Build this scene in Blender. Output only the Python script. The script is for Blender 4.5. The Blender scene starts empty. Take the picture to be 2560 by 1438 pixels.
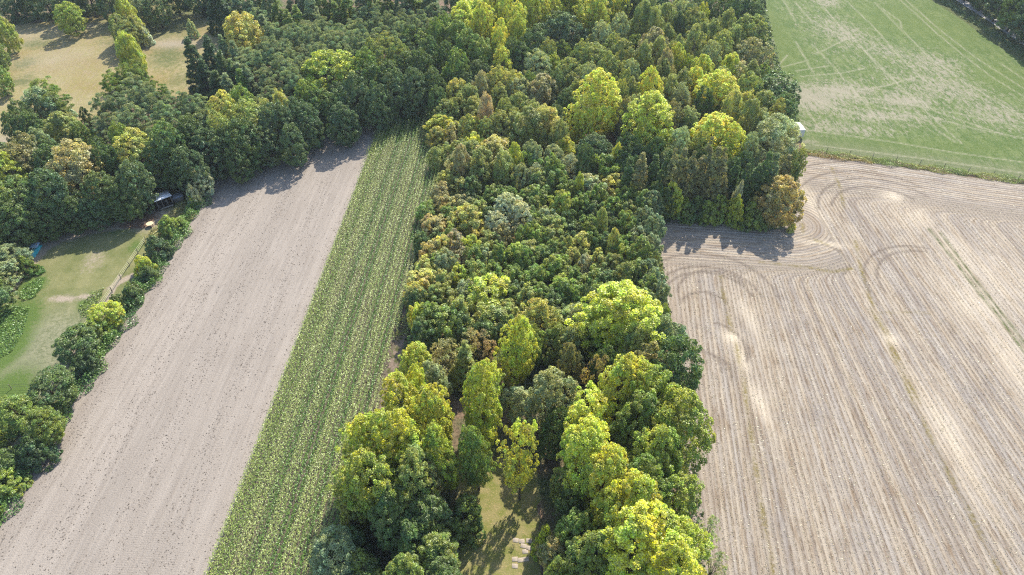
import bpy, math, random
import numpy as np
from mathutils import Vector, Matrix

# ---------------------------------------------------------------- camera, light
C = bpy.context.scene
COL = C.collection
H = 85.0                      # flight height of the drone (m)
F = 24.0 / 36.0 * 2560.0      # focal length in photo pixels
PITCH = math.radians(44.0)
cam_d = bpy.data.cameras.new("camera")
cam_d.lens = 24.0; cam_d.sensor_width = 36.0
cam_d.clip_start = 1.0; cam_d.clip_end = 3000.0
cam = bpy.data.objects.new("camera", cam_d)
COL.objects.link(cam)
cam.location = (0, 0, H)
cam.rotation_euler = (math.pi / 2 - PITCH, 0, 0)
C.camera = cam

SUN_EL = math.radians(46.0)
SUN_AZ = math.radians(24.0)   # clockwise from +Y
sd = Vector((math.sin(SUN_AZ) * math.cos(SUN_EL), math.cos(SUN_AZ) * math.cos(SUN_EL), math.sin(SUN_EL)))
sun_l = bpy.data.lights.new("sun", 'SUN')
sun_l.energy = 3.8; sun_l.angle = math.radians(0.5); sun_l.color = (1.0, 0.935, 0.83)
sun = bpy.data.objects.new("sun", sun_l); COL.objects.link(sun)
sun.rotation_euler = sd.to_track_quat('Z', 'Y').to_euler()
sun.location = (0, 0, 200)

w = bpy.data.worlds.new("World"); C.world = w; w.use_nodes = True
nt = w.node_tree; nt.nodes.clear()
sky = nt.nodes.new('ShaderNodeTexSky'); sky.sky_type = 'NISHITA'; sky.sun_disc = False
sky.sun_elevation = SUN_EL; sky.sun_rotation = SUN_AZ
bg = nt.nodes.new('ShaderNodeBackground'); bg.inputs[1].default_value = 0.15
wo = nt.nodes.new('ShaderNodeOutputWorld')
nt.links.new(sky.outputs[0], bg.inputs[0]); nt.links.new(bg.outputs[0], wo.inputs[0])
C.view_settings.view_transform = 'Standard'; C.view_settings.look = 'None'
C.view_settings.gamma = 1.0; C.view_settings.use_curve_mapping = False
C.view_settings.exposure = 1.28
C.render.engine = 'CYCLES'
C.cycles.max_bounces = 5; C.cycles.diffuse_bounces = 3; C.cycles.transmission_bounces = 3
C.cycles.glossy_bounces = 1; C.cycles.transparent_max_bounces = 4
C.cycles.use_denoising = False; C.cycles.filter_width = 1.15
C.cycles.caustics_reflective = False; C.cycles.caustics_refractive = False

CP, SP = math.cos(PITCH), math.sin(PITCH)
def W(px, py, z=0.0):
    """ground point (at height z) that a photo measurement refers to"""
    u = (px - 1280.0) / F; v = (719.0 - py) / F
    d = (u, CP + v * SP, -SP + v * CP)
    t = (z - H) / d[2]
    return np.array([d[0] * t, d[1] * t])
def depth(x, y, z):
    return y * CP + (H - z) * SP
def PX(x, y, z):
    d = depth(x, y, z)
    return 1280 + F * x / d, 719 - F * (y * SP - (H - z) * CP) / d
def WP(pts, z=0.0):
    return np.array([W(a, b, z) for a, b in pts])
rng = np.random.default_rng(7)
R = random.Random(11)

# ---------------------------------------------------------------- node helpers
class NT:
    def __init__(s, name):
        s.m = bpy.data.materials.new(name); s.m.use_nodes = True
        s.t = s.m.node_tree; s.t.nodes.clear()
        s.out = s.n('ShaderNodeOutputMaterial')
    def n(s, typ, **kw):
        nd = s.t.nodes.new(typ)
        for k, v in kw.items(): setattr(nd, k, v)
        return nd
    def set(s, sock, v):
        if isinstance(v, bpy.types.NodeSocket): s.t.links.new(v, sock)
        elif v is not None:
            if isinstance(v, (tuple, list)) and len(v) == 3 and sock.type == 'RGBA': v = (*v, 1)
            sock.default_value = v
    def attr(s, name):
        return s.n('ShaderNodeAttribute', attribute_name=name).outputs['Fac']
    def attrc(s, name):
        return s.n('ShaderNodeAttribute', attribute_name=name).outputs['Color']
    def geo(s): return s.n('ShaderNodeNewGeometry').outputs['Position']
    def mapp(s, vec, scale=(1, 1, 1), rot=0, loc=(0, 0, 0)):
        m = s.n('ShaderNodeMapping'); s.set(m.inputs['Vector'], vec)
        m.inputs['Scale'].default_value = scale; m.inputs['Rotation'].default_value = (0, 0, rot)
        m.inputs['Location'].default_value = loc
        return m.outputs[0]
    def noise(s, vec, scale, detail=3, rough=0.6, dist=0.0):
        m = s.n('ShaderNodeTexNoise'); s.set(m.inputs['Vector'], vec)
        m.inputs['Scale'].default_value = scale; m.inputs['Detail'].default_value = detail
        m.inputs['Roughness'].default_value = rough; m.inputs['Distortion'].default_value = dist
        return m.outputs['Fac']
    def math(s, op, a, b=0.0, c=0.0, clamp=False):
        m = s.n('ShaderNodeMath', operation=op); m.use_clamp = clamp
        s.set(m.inputs[0], a); s.set(m.inputs[1], b); s.set(m.inputs[2], c)
        return m.outputs[0]
    def ramp(s, f, lo, hi, a=0.0, b=1.0):
        m = s.n('ShaderNodeMapRange'); s.set(m.inputs['Value'], f)
        m.inputs['From Min'].default_value = lo; m.inputs['From Max'].default_value = hi
        m.inputs['To Min'].default_value = a; m.inputs['To Max'].default_value = b
        m.clamp = True
        return m.outputs[0]
    def mix(s, f, a, b, bt='MIX'):
        m = s.n('ShaderNodeMix', data_type='RGBA', blend_type=bt)
        s.set(m.inputs[0], f); s.set(m.inputs[6], a); s.set(m.inputs[7], b)
        return m.outputs[2]
    def comb(s, x, y, z=0.0):
        m = s.n('ShaderNodeCombineXYZ'); s.set(m.inputs[0], x); s.set(m.inputs[1], y); s.set(m.inputs[2], z)
        return m.outputs[0]
    def sep(s, v):
        m = s.n('ShaderNodeSeparateXYZ'); s.set(m.inputs[0], v); return m.outputs
    def bump(s, h, dist=0.1, strength=1.0):
        m = s.n('ShaderNodeBump'); s.set(m.inputs['Height'], h)
        m.inputs['Distance'].default_value = dist; m.inputs['Strength'].default_value = strength
        return m.outputs[0]
    gain = 1.0
    def bsdf(s, col, rough=0.9, normal=None, spec=0.2, metal=0.0):
        if s.gain != 1.0: col = s.mix(1.0, col, (s.gain * 1.04, s.gain, s.gain * .94), 'MULTIPLY')
        b = s.n('ShaderNodeBsdfPrincipled'); s.set(b.inputs['Base Color'], col)
        s.set(b.inputs['Roughness'], rough); b.inputs['Specular IOR Level'].default_value = spec
        b.inputs['Metallic'].default_value = metal
        if normal is not None: s.set(b.inputs['Normal'], normal)
        s.t.links.new(b.outputs[0], s.out.inputs[0]); return s.m

def plain(name, col, rough=0.7, var=0.15, scale=3.0, spec=0.3, metal=0.0):
    k = NT(name); k.gain = .62; g = k.n('ShaderNodeTexCoord').outputs['Object']
    f = k.noise(g, scale, 4, 0.6)
    c = k.mix(k.ramp(f, 0.3, 0.7), tuple(v * (1 - var) for v in col), tuple(min(1, v * (1 + var)) for v in col))
    return k.bsdf(c, rough, None, spec, metal)

# ---------------------------------------------------------------- mesh helpers
def mesh_np(name, V, Fc, mat, attrs=None, smooth=False):
    V = np.asarray(V, dtype=np.float32); Fc = np.asarray(Fc, dtype=np.int32)
    me = bpy.data.meshes.new(name); n = Fc.shape[1]
    me.vertices.add(len(V)); me.vertices.foreach_set('co', V.ravel())
    me.loops.add(Fc.size); me.loops.foreach_set('vertex_index', Fc.ravel())
    me.polygons.add(len(Fc)); me.polygons.foreach_set('loop_start', np.arange(0, Fc.size, n, dtype=np.int32))
    me.update(calc_edges=True)
    if smooth: me.polygons.foreach_set('use_smooth', np.ones(len(Fc), bool))
    for k, a in (attrs or {}).items():
        a = np.asarray(a, dtype=np.float32)
        if a.ndim == 1:
            at = me.attributes.new(k, 'FLOAT', 'POINT'); at.data.foreach_set('value', a)
        else:
            if a.shape[1] == 3: a = np.hstack([a, np.ones((len(a), 1), np.float32)])
            at = me.attributes.new(k, 'FLOAT_COLOR', 'POINT'); at.data.foreach_set('color', a.ravel())
    if mat: me.materials.append(mat)
    return me
def link(name, me, parent=None, **props):
    o = bpy.data.objects.new(name, me); COL.objects.link(o)
    if parent: o.parent = parent
    for k, v in props.items(): o[k] = v
    return o
def inside(P, poly):
    x, y = P[:, 0], P[:, 1]; r = np.zeros(len(P), bool); n = len(poly)
    for i in range(n):
        x1, y1 = poly[i]; x2, y2 = poly[(i + 1) % n]
        c = ((y1 > y) != (y2 > y)) & (x < (x2 - x1) * (y - y1) / (y2 - y1 + 1e-12) + x1)
        r ^= c
    return r
def near(P, line, closed=False):
    """distance to polyline, closest point, arc length there"""
    best = np.full(len(P), 1e9); cp = np.zeros_like(P); al = np.zeros(len(P)); s = 0
    L = list(line) + ([line[0]] if closed else [])
    for a, b in zip(L[:-1], L[1:]):
        a = np.asarray(a); b = np.asarray(b); d = b - a; l2 = max(d @ d, 1e-9)
        t = np.clip(((P - a) @ d) / l2, 0, 1); q = a + t[:, None] * d
        ds = np.hypot(*(P - q).T); m = ds < best
        best[m] = ds[m]; cp[m] = q[m]; al[m] = s + t[m] * math.sqrt(l2); s += math.sqrt(l2)
    return best, cp, al
def rough_poly(poly, amp=0.25, step=2.0, closed=True):
    out = []; n = len(poly)
    for i in range(n if closed else n - 1):
        a = np.array(poly[i]); b = np.array(poly[(i + 1) % n]); L = np.hypot(*(b - a)); k = max(1, int(L / step))
        nn = np.array([-(b - a)[1], (b - a)[0]]) / max(L, 1e-6)
        for j in range(k):
            out.append(a + (b - a) * j / k + (nn * rng.normal() * amp if j else 0))
    if not closed: out.append(np.array(poly[-1]))
    return np.array(out)
def sheet(name, poly, step, z, mat, fn=None):
    poly = np.asarray(poly); lo = poly.min(0) - step; hi = poly.max(0) + step
    nx = int((hi[0] - lo[0]) / step) + 2; ny = int((hi[1] - lo[1]) / step) + 2
    gx, gy = np.meshgrid(lo[0] + np.arange(nx) * step, lo[1] + np.arange(ny) * step)
    P = np.stack([gx.ravel(), gy.ravel()], 1); ins = inside(P, poly)
    idx = np.arange(nx * ny).reshape(ny, nx)
    q = np.stack([idx[:-1, :-1], idx[:-1, 1:], idx[1:, 1:], idx[1:, :-1]], -1).reshape(-1, 4)
    q = q[ins[q].any(1)]
    used = np.unique(q); out = used[~ins[used]]
    _, cp, _ = near(P[out], poly, True); P[out] = cp
    re = np.full(nx * ny, -1); re[used] = np.arange(len(used)); q = re[q]; P = P[used]
    V = np.hstack([P, np.full((len(P), 1), z)])
    me = mesh_np(name, V, q, mat, fn(P) if fn else None)
    return link(name, me, kind='structure')
def blob(P, px, py, rx, ry, ang=0.0, p=2):
    c = W(px, py); d = P - c; ca, sa = math.cos(ang), math.sin(ang)
    u = (d[:, 0] * ca + d[:, 1] * sa) / rx; v = (-d[:, 0] * sa + d[:, 1] * ca) / ry
    return np.exp(-(u * u + v * v) ** (p / 2))
def lines_mask(P, lines, width):
    m = np.zeros(len(P))
    for L in lines:
        d, _, _ = near(P, WP(L)); m = np.maximum(m, np.exp(-(d / width) ** 2))
    return m
# ---------------------------------------------------------------- ground
# whole terrain: woodland litter / rough ground
k = NT("woodland_litter"); k.gain = 1.0; g = k.geo()
f1 = k.noise(g, 0.12, 4, 0.6); f2 = k.noise(g, 2.2, 5, 0.75); f3 = k.noise(g, 9.0, 3, 0.7)
c = k.mix(k.ramp(f2, 0.38, 0.62), (0.075, 0.052, 0.035), (0.21, 0.145, 0.095))
c = k.mix(k.ramp(f1, 0.45, 0.6), c, k.mix(k.ramp(f2, .4, .6), (0.035, 0.05, 0.018), (0.10, 0.12, 0.045)))
c = k.mix(k.ramp(f3, 0.60, 0.72), c, (0.36, 0.27, 0.18))
M_litter = k.bsdf(c, 0.95, k.bump(f3, 0.08), 0.1)
me = bpy.data.meshes.new("woodland_ground")
me.from_pydata([(-1500, -300, 0), (1500, -300, 0), (1500, 2200, 0), (-1500, 2200, 0)], [], [(0, 1, 2, 3)])
me.materials.append(M_litter); link("woodland_ground", me, kind='structure')

# --- bare sandy field
SW = W(303, 1938); 
bare = WP([(512, 500), (530, 462), (548, 434), (600, 410), (672, 384), (760, 353), (860, 323), (960, 292), (1000, 285), (960, 400), (560, 1438), (360, 1940), (-420, 1940), (-250, 1680), (0, 1290), (255, 895)])
k = NT("dry_sandy_soil"); k.gain = 0.56; g = k.geo(); rv = k.attr('row'); al = k.attr('along')
rowv = k.comb(k.math('MULTIPLY', rv, 1.0), k.math('MULTIPLY', al, 0.02))
big = k.noise(rowv, 0.22, 3, 0.6); mid = k.noise(k.comb(rv, k.math('MULTIPLY', al, 0.06)), 1.3, 4, 0.65)
fine = k.noise(g, 5.0, 5, 0.75); clod = k.noise(g, 3.2, 2, 0.55, 0.3); cm = k.noise(k.comb(rv, k.math('MULTIPLY', al, 0.12)), 0.5, 2)
c = k.mix(k.ramp(big, 0.35, 0.65), (0.37, 0.33, 0.29), (0.47, 0.42, 0.37))
c = k.mix(k.ramp(mid, 0.48, 0.70, 0, 0.6), c, (0.29, 0.25, 0.215)); c = k.mix(k.ramp(mid, 0.45, 0.3, 0, .5), c, (0.52, 0.47, 0.42))
c = k.mix(k.ramp(fine, 0.35, 0.7, 0, 0.5), c, (0.47, 0.43, 0.385))
thr = k.ramp(cm, 0.35, 0.65, 0.72, 0.655)
cl = k.math('MULTIPLY', k.math('GREATER_THAN', clod, thr), k.attr('clod'))
c = k.mix(k.math('MULTIPLY', cl, 0.75), c, (0.11, 0.095, 0.085))
hr = k.math('SINE', k.math('MULTIPLY', al, 20.9))
c = k.mix(k.math('MULTIPLY', k.ramp(hr, 0.1, 1.0), k.ramp(k.noise(g, 0.09, 3), 0.5, 0.62, 0, 0.28)), c, (0.24, 0.21, 0.18))
c = k.mix(k.attr('track'), c, (0.30, 0.26, 0.23))
hgt = k.math('ADD', k.math('MULTIPLY', mid, 1.6), k.math('ADD', fine, k.math('MULTIPLY', cl, 0.8)))
M_bare = k.bsdf(c, 0.95, k.bump(hgt, 0.13), 0.1)
TL = 0.0645                                    # direction of all rows on the left: dx/dy
def rowL(P):
    return {'row': P[:, 0] - TL * P[:, 1], 'along': P[:, 1] + 0.03 * P[:, 0]}
edge_l = WP([(-250, 1680), (0, 1290), (255, 895), (512, 500)])
def fn(P):
    a = rowL(P); r = a['row']; nz = np.sin(P[:, 1] * .37) * .5 + np.sin(P[:, 1] * .13 + 2)
    a['clod'] = np.clip(0.6 + 0.5 * np.sin(r * 0.9) + 0.25 * nz, 0.15, 1)
    d, _, _ = near(P, edge_l)
    t = 0.35 * np.exp(-((d - 2.0) / 1.4) ** 2)
    for r0 in (-38.5, -32.3, -26.4, -20.4):
        for q in (0, 1.9): t = np.maximum(t, (.32 + .2 * np.sin(P[:, 1] * .21 + r0)) * np.exp(-((r - r0 - q) / .28) ** 2))
    a['track'] = np.clip(t, 0, 1); return a
sheet("bare_field", rough_poly(bare, 0.15), 0.5, 0.012, M_bare, fn)

# --- soil under the maize, shade of the crop put into its dark colour
maize_poly = np.vstack([WP([(945, 300)], 1.9), WP([(1000, 268), (1100, 240)], 0), WP([(1150, 262)], 0), WP([(985, 862), (845, 1438), (700, 2000)], 0), WP([(500, 1438), (303, 1938)][::-1], 1.9)])
k = NT("shade_toned_maize_soil"); k.gain = 0.6; g = k.geo(); f = k.noise(g, 3.0, 4, 0.7)
M_msoil = k.bsdf(k.mix(k.ramp(f, .35, .65), (0.10, 0.085, 0.06), (0.22, 0.19, 0.15)), 0.95, k.bump(f, .1), 0.1)
sheet("shade_toned_maize_soil", maize_poly, 3.0, 0.022, M_msoil)
# bare earth lane between the maize and the trees
k = NT("earth_lane"); k.gain = 0.55; g = k.geo(); f = k.noise(g, 2.4, 5, 0.7); f2 = k.noise(g, 0.5, 3)
M_lane = k.bsdf(k.mix(k.ramp(f2, .5, .6), k.mix(k.ramp(f, .35, .65), (0.22, 0.17, 0.13), (0.36, 0.29, 0.24)), (0.11, 0.12, 0.05)), .95, k.bump(f, .08), .1)
lane = WP([(1128, 290), (985, 862), (845, 1438), (700, 2000), (735, 2000), (868, 1438), (1008, 862), (1140, 290)])
sheet("earth_lane", rough_poly(lane, 0.3), 1.2, 0.016, M_lane)

# --- stubble field on the right
wood_edge = [(1625, 535), (1640, 560), (1652, 640), (1672, 800), (1700, 950), (1716, 1100), (1732, 1300), (1748, 1438), (1800, 1940)]
top_edge = [(2008, 388), (2140, 402), (2300, 425), (2430, 445), (2560, 462), (2900, 505), (3300, 550)]
stub = WP([(1625, 535), (1800, 548), (1960, 566), (1985, 560), (1996, 470), (1996, 420)] + top_edge + [(3500, 1940)] + wood_edge[::-1][:-1])
def tdir(x0): return np.interp(x0, [20, 35, 50, 60, 90, 150], [.085, .11, .03, -.035, -.05, -.09])
def rowR(P):
    x0 = P[:, 0].copy()
    for _ in range(12): x0 = 0.5 * x0 + 0.5 * (P[:, 0] - tdir(x0) * (P[:, 1] - 60))
    return x0
WE = WP(wood_edge); TE = WP(top_edge); NOTCH = WP([(1640, 548), (1960, 568), (1990, 560)])
def fn(P):
    r = rowR(P); dt, _, at = near(P, TE); dn, _, an = near(P, NOTCH); dw, _, aw = near(P, WE[1:])
    a = {'row': r, 'along': P[:, 1].copy()}
    a['rowh'] = np.where(dt < dn * 1.4, dt, dn)                   # headland rows follow the borders
    hl = np.maximum(1 / (1 + np.exp((dt - 12) / .8)), (1 / (1 + np.exp((dn - 12.5) / .6))) * (P[:, 0] < 62) * (P[:, 1] > 75))
    a['head'] = hl
    a['edge'] = np.exp(-(np.minimum(dw, near(P, WP([(1990, 565), (1996, 420), (2008, 388)]))[0]) / 3.2) ** 2)
    a['green'] = np.clip(lines_mask(P, [[(2323, 573), (2357, 616), (2395, 663), (2451, 738), (2495, 788), (2539, 851), (2600, 935), (2680, 1040)],
        [(2351, 582), (2401, 650), (2464, 732), (2520, 803), (2560, 857), (2620, 935), (2700, 1040)]], .30), 0, 1)
    a['green'] *= .8 + .2 * np.sin(P[:, 1] * 1.7)
    weeds = lines_mask(P, [[(2138, 600), (2150, 665), (2180, 760), (2230, 880), (2290, 1020), (2370, 1180), (2450, 1330), (2500, 1438)],
        [(2170, 770), (2215, 830), (2260, 930), (2300, 1010)], [(1838, 850), (1860, 960), (1880, 1100), (1900, 1250), (1935, 1438)],
        [(1800, 690), (1812, 760), (1835, 850)], [(2180, 783), (2300, 781), (2322, 783)], [(2080, 420), (2100, 470), (2110, 520)],
        [(1900, 655), (2020, 668), (2080, 680), (2130, 672)], [(2005, 560), (2008, 590), (2070, 612)]], .36)
    a['weed'] = weeds * np.clip(.62 + .4 * np.sin(P[:, 1] * .9 + np.sin(P[:, 0] * 2)) , .1, 1)
    arc = []
    for (cx, cy, rr, a0, a1) in ((1775, 760, 9.8, 10, 200), (1775, 760, 8.2, 15, 195), (1790, 740, 6.6, 25, 170), (1765, 775, 4.4, 20, 150), (1775, 745, 12.0, 0, 150),
                                 (2330, 720, 11.5, 70, 185), (2335, 715, 9.6, 75, 190), (2215, 540, 13, 30, 170), (2210, 540, 10, 35, 160), (2200, 545, 16.5, 40, 160), (2190, 545, 20, 60, 165),
                                 (2060, 650, 4.5, -60, 100), (1755, 915, 3, -20, 80), (1765, 930, 4, -20, 80), (1775, 870, 6, -30, 70)):
        cc = W(cx, cy); arc.append(np.array([cc + rr * np.array([math.cos(math.radians(t)), math.sin(math.radians(t))]) for t in np.linspace(a0, a1, 14)]))
    m = np.zeros(len(P))
    for L in arc:
        d, _, _ = near(P, L); m = np.maximum(m, np.exp(-(d / .30) ** 2))
    a['arc'] = m
    s = np.zeros(len(P))
    for b in ((1832, 845, 1.5, 1.6, .3, 1), (1852, 890, .9, 3.5, .1, .9), (2233, 492, 2.2, 2.0, 0, .9), (2228, 850, 1.5, 1.5, 0, .7), (2290, 545, 4, 4, 0, .4), (1870, 790, 1.2, 6, .1, .5),
              (2060, 610, 4, .8, -.2, .8), (2440, 760, 5, 8, 0, .45), (2380, 1090, 2, 10, 0, .55), (1900, 1010, 1.1, 5, .1, .7), (2500, 700, 6, 9, 0, .35), (2010, 480, 1.5, 10, .1, .6), (2400, 640, 3, 8, 0, .5), (2530, 900, 3, 10, -.1, .5)):
        s = np.maximum(s, b[5] * blob(P, *b[:5]))
    a['straw'] = s
    return a
k = NT("maize_stubble"); k.gain = 0.59; g = k.geo(); rv = k.attr('row'); al = k.attr('along'); rh = k.attr('rowh')
SPC = 2 * math.pi / 0.75
wob = k.math('MULTIPLY', k.math('SUBTRACT', k.noise(g, 0.5, 2), 0.5), 0.12)
s1 = k.math('SINE', k.math('MULTIPLY', k.math('ADD', rv, wob), SPC)); s2 = k.math('SINE', k.math('MULTIPLY', k.math('ADD', rh, wob), SPC))
hd = k.attr('head'); st = k.math('ADD', k.math('MULTIPLY', s1, k.math('SUBTRACT', 1.0, hd)), k.math('MULTIPLY', s2, hd))
sv = k.comb(rv, k.math('MULTIPLY', al, 0.10)); svh = k.comb(k.math('MULTIPLY', rh, 1.0), k.math('MULTIPLY', k.sep(g)[0], 0.10))
nr = k.n('ShaderNodeMix', data_type='VECTOR'); k.set(nr.inputs[0], hd); k.set(nr.inputs[4], sv); k.set(nr.inputs[5], svh); sv = nr.outputs[1]
stre = k.noise(sv, 1.6, 4, 0.7); wide = k.noise(k.mapp(sv, (1, .25, 1)), 0.38, 3, 0.6); bands = k.noise(k.mapp(sv, (1, .06, 1)), 0.9, 2, 0.5)
fine = k.noise(g, 6.5, 4, 0.8); patch = k.noise(g, 0.16, 4, 0.6); brk = k.noise(g, 1.8, 3, 0.7)
c = k.mix(k.ramp(wide, 0.38, 0.62), (0.36, 0.315, 0.275), (0.47, 0.43, 0.385))
c = k.mix(k.ramp(bands, 0.40, 0.60, 0, .7), c, (0.55, 0.47, 0.36)); c = k.mix(k.ramp(bands, 0.42, 0.30, 0, .6), c, (0.33, 0.29, 0.26))
c = k.mix(k.ramp(stre, 0.5, 0.68, 0, 0.85), c, (0.27, 0.195, 0.13))
c = k.mix(k.ramp(stre, 0.46, 0.30, 0, 0.6), c, (0.62, 0.57, 0.50))
c = k.mix(k.ramp(patch, 0.52, 0.7, 0, 0.35), c, (0.30, 0.28, 0.275))
lin = k.math('MULTIPLY', k.ramp(st, 0.45, 0.95), k.ramp(brk, 0.38, 0.58))
c = k.mix(k.math('MULTIPLY', lin, 0.62), c, (0.125, 0.09, 0.065))
c = k.mix(k.ramp(fine, 0.56, 0.72, 0, 0.55), c, (0.60, 0.53, 0.40))
c = k.mix(k.ramp(fine, 0.42, 0.28, 0, 0.5), c, (0.17, 0.13, 0.10))
c = k.mix(k.math('MULTIPLY', k.attr('edge'), k.ramp(brk, .3, .7, .2, .8)), c, (0.46, 0.39, 0.32))
c = k.mix(k.math('MULTIPLY', k.attr('straw'), k.ramp(brk, .3, .6, .6, 1)), c, (0.86, 0.76, 0.60))
c = k.mix(k.math('MULTIPLY', k.attr('arc'), k.ramp(brk, .35, .6, .4, .9)), c, (0.19, 0.155, 0.13))
c = k.mix(k.math('MULTIPLY', k.attr('weed'), k.ramp(brk, .35, .55)), c, (0.26, 0.215, 0.07))
c = k.mix(k.math('MULTIPLY', k.attr('green'), k.ramp(brk, .3, .5, .3, 1)), c, (0.075, 0.115, 0.022))
M_stub = k.bsdf(c, 0.95, k.bump(k.math('ADD', k.math('MULTIPLY', stre, 1.0), k.math('ADD', fine, k.math('MULTIPLY', st, 0.25))), 0.14), 0.1)
sheet("stubble_field", rough_poly(stub, 0.12), 0.42, 0.012, M_stub, fn)

# --- mown green meadow (top right)
def CR(pts, ox=1700, oy=0, s=2.977): return [(ox + a / s, oy + b / s) for a, b in pts]
green = WP([(1880, -70), (1890, 20), (1915, 130), (1915, 200), (1960, 300), (2000, 350), (2006, 372), (2140, 388), (2300, 412), (2430, 433), (2560, 452), (2900, 495), (3200, 530), (3100, 330), (2560, 130), (2400, 30), (2300, -40), (2240, -80)])
tracks = [CR(t) for t in ([(1020, 0), (1190, 190), (1380, 380), (1560, 560), (1760, 760), (1960, 950), (2100, 1070)], [(1230, 0), (1440, 200), (1640, 430), (1850, 620)], [(1450, 20), (1640, 215), (1850, 420), (2100, 600), (2560, 880)],
    [(1640, 0), (1900, 240), (2130, 430), (2330, 580), (2560, 720)], [(1680, 0), (1930, 220), (2200, 430), (2560, 660)], [(850, 10), (1000, 180), (1230, 270)], [(770, 0), (860, 160)], [(640, 180), (700, 330)], [(860, 310), (950, 470), (1000, 560)],
    [(980, 330), (1130, 480), (1300, 680), (1480, 900)], [(1240, 290), (1050, 385), (1000, 400)], [(1450, 340), (1375, 385)], [(740, 480), (800, 410)], [(760, 500), (950, 450)], [(860, 530), (1110, 490)], [(900, 570), (1200, 545), (1370, 510)],
    [(900, 620), (1200, 690), (1500, 800), (1900, 880), (2200, 960), (2560, 1030)], [(920, 700), (1060, 770), (1400, 870), (1700, 890)], [(860, 700), (920, 800), (1000, 900)], [(1210, 640), (1350, 670), (1530, 640), (1800, 560)],
    [(950, 970), (1250, 1010), (1600, 1060), (2000, 1130), (2560, 1210)], [(1000, 1080), (1400, 1130), (1800, 1180), (2560, 1290)], [(1040, 780), (1300, 840), (1600, 980)], [(2300, 60), (2560, 240)], [(2100, 60), (2300, 230), (2560, 400)], [(2380, 470), (2560, 590)], [(1650, 215), (1640, 160), (1500, 60)],
    [(1100, 700), (1500, 740), (2000, 830), (2560, 950)], [(1900, 960), (2050, 1060)], [(1380, 385), (1440, 460), (1700, 700), (1900, 830), (2400, 1000)])]
def fn(P):
    a = {}
    hr = np.maximum.reduce([blob(P, 1950, 200, 4, 10, .4), 1.0 * blob(P, 1990, 235, 7, 12, .9), .75 * blob(P, 2080, 230, 12, 6, 0), .85 * blob(P, 2350, 165, 9, 12, .5), .85 * blob(P, 2400, 220, 14, 9, -.3), .6 * blob(P, 2120, 80, 8, 12, .3), .7 * blob(P, 2075, 5, 5, 5),
        .7 * blob(P, 2270, 250, 9, 5), .6 * blob(P, 2210, 290, 14, 3, -.1), .75 * blob(P, 2490, 280, 9, 8, -.5), .8 * blob(P, 2020, 357, 3, 1.2), .5 * blob(P, 2100, 320, 12, 3, -.2), .5 * blob(P, 2200, 5, 6, 6), .55 * blob(P, 2230, 130, 6, 14, .5)])
    a['bare'] = hr * np.interp(P[:, 0], [0, 95, 110, 150], [.95, .9, .6, .5])
    a['track'] = lines_mask(P, tracks, .24)
    a['lush'] = np.maximum.reduce([blob(P, 1910, 60, 6, 30), blob(P, 1930, 130, 4, 20), .8 * blob(P, 2320, 60, 16, 24, .5), .6 * blob(P, 2230, 50, 14, 16), .7 * blob(P, 2520, 200, 12, 12), .5 * blob(P, 2200, 360, 20, 3), .5 * blob(P, 2400, 370, 20, 5)])
    dt, _, _ = near(P, TE); a['rim'] = np.exp(-(dt / 7.5) ** 4)
    return a
dv = W(2400, 330) - W(2150, 60); MROT = math.atan2(dv[0], dv[1])
k = NT("mown_meadow"); k.gain = 0.52; g = k.geo(); gm = k.mapp(g, (1, 1, 1), MROT); gs = k.mapp(gm, (1.9, .6, 1)); 
n1 = k.noise(gs, 0.28, 4, 0.65); n2 = k.noise(gs, 1.5, 4, 0.75, .4); n3 = k.noise(g, 4.5, 4, 0.8); n4 = k.noise(g, 0.9, 4, .75, .5); n5 = k.noise(gs, 0.55, 5, .7)
c = k.mix(k.ramp(n1, .38, .62), (0.108, 0.185, 0.045), (0.20, 0.265, 0.09))
br = k.math('ADD', k.attr('bare'), k.math('ADD', k.math('MULTIPLY', k.math('SUBTRACT', n2, .5), 2.0), k.math('MULTIPLY', k.math('SUBTRACT', n5, .44), 2.2)))
br = k.math('SUBTRACT', br, k.math('MULTIPLY', k.attr('lush'), .55))
c = k.mix(k.ramp(br, .18, .75, 0, .9), c, (0.42, 0.385, 0.30))
dg = k.math('MULTIPLY', k.ramp(n4, .50, .62), k.ramp(k.attr('rim'), .3, .8, 1, .3))
c = k.mix(k.math('MULTIPLY', dg, k.ramp(br, .75, .3, 0, .8)), c, (0.075, 0.145, 0.022))
c = k.mix(k.ramp(k.attr('lush'), .1, .9, 0, .6), c, k.mix(k.ramp(n2, .35, .65), (0.115, 0.19, 0.035), (0.19, 0.24, 0.06)))
c = k.mix(k.math('MULTIPLY', k.attr('rim'), .7), c, k.mix(k.ramp(n2, .35, .65), (0.15, 0.19, 0.085), (0.27, 0.28, 0.16)))
c = k.mix(k.ramp(n3, .56, .68, 0, .8), c, (0.56, 0.54, 0.38))
c = k.mix(k.math('MULTIPLY', k.attr('track'), k.ramp(n2, .3, .6, .15, .8)), c, (0.47, 0.45, 0.33))
M_green = k.bsdf(c, 0.95, k.bump(k.math('ADD', n3, n2), 0.10), 0.1)
sheet("green_meadow", rough_poly(green, 0.2), 0.45, 0.012, M_green, fn)

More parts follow.
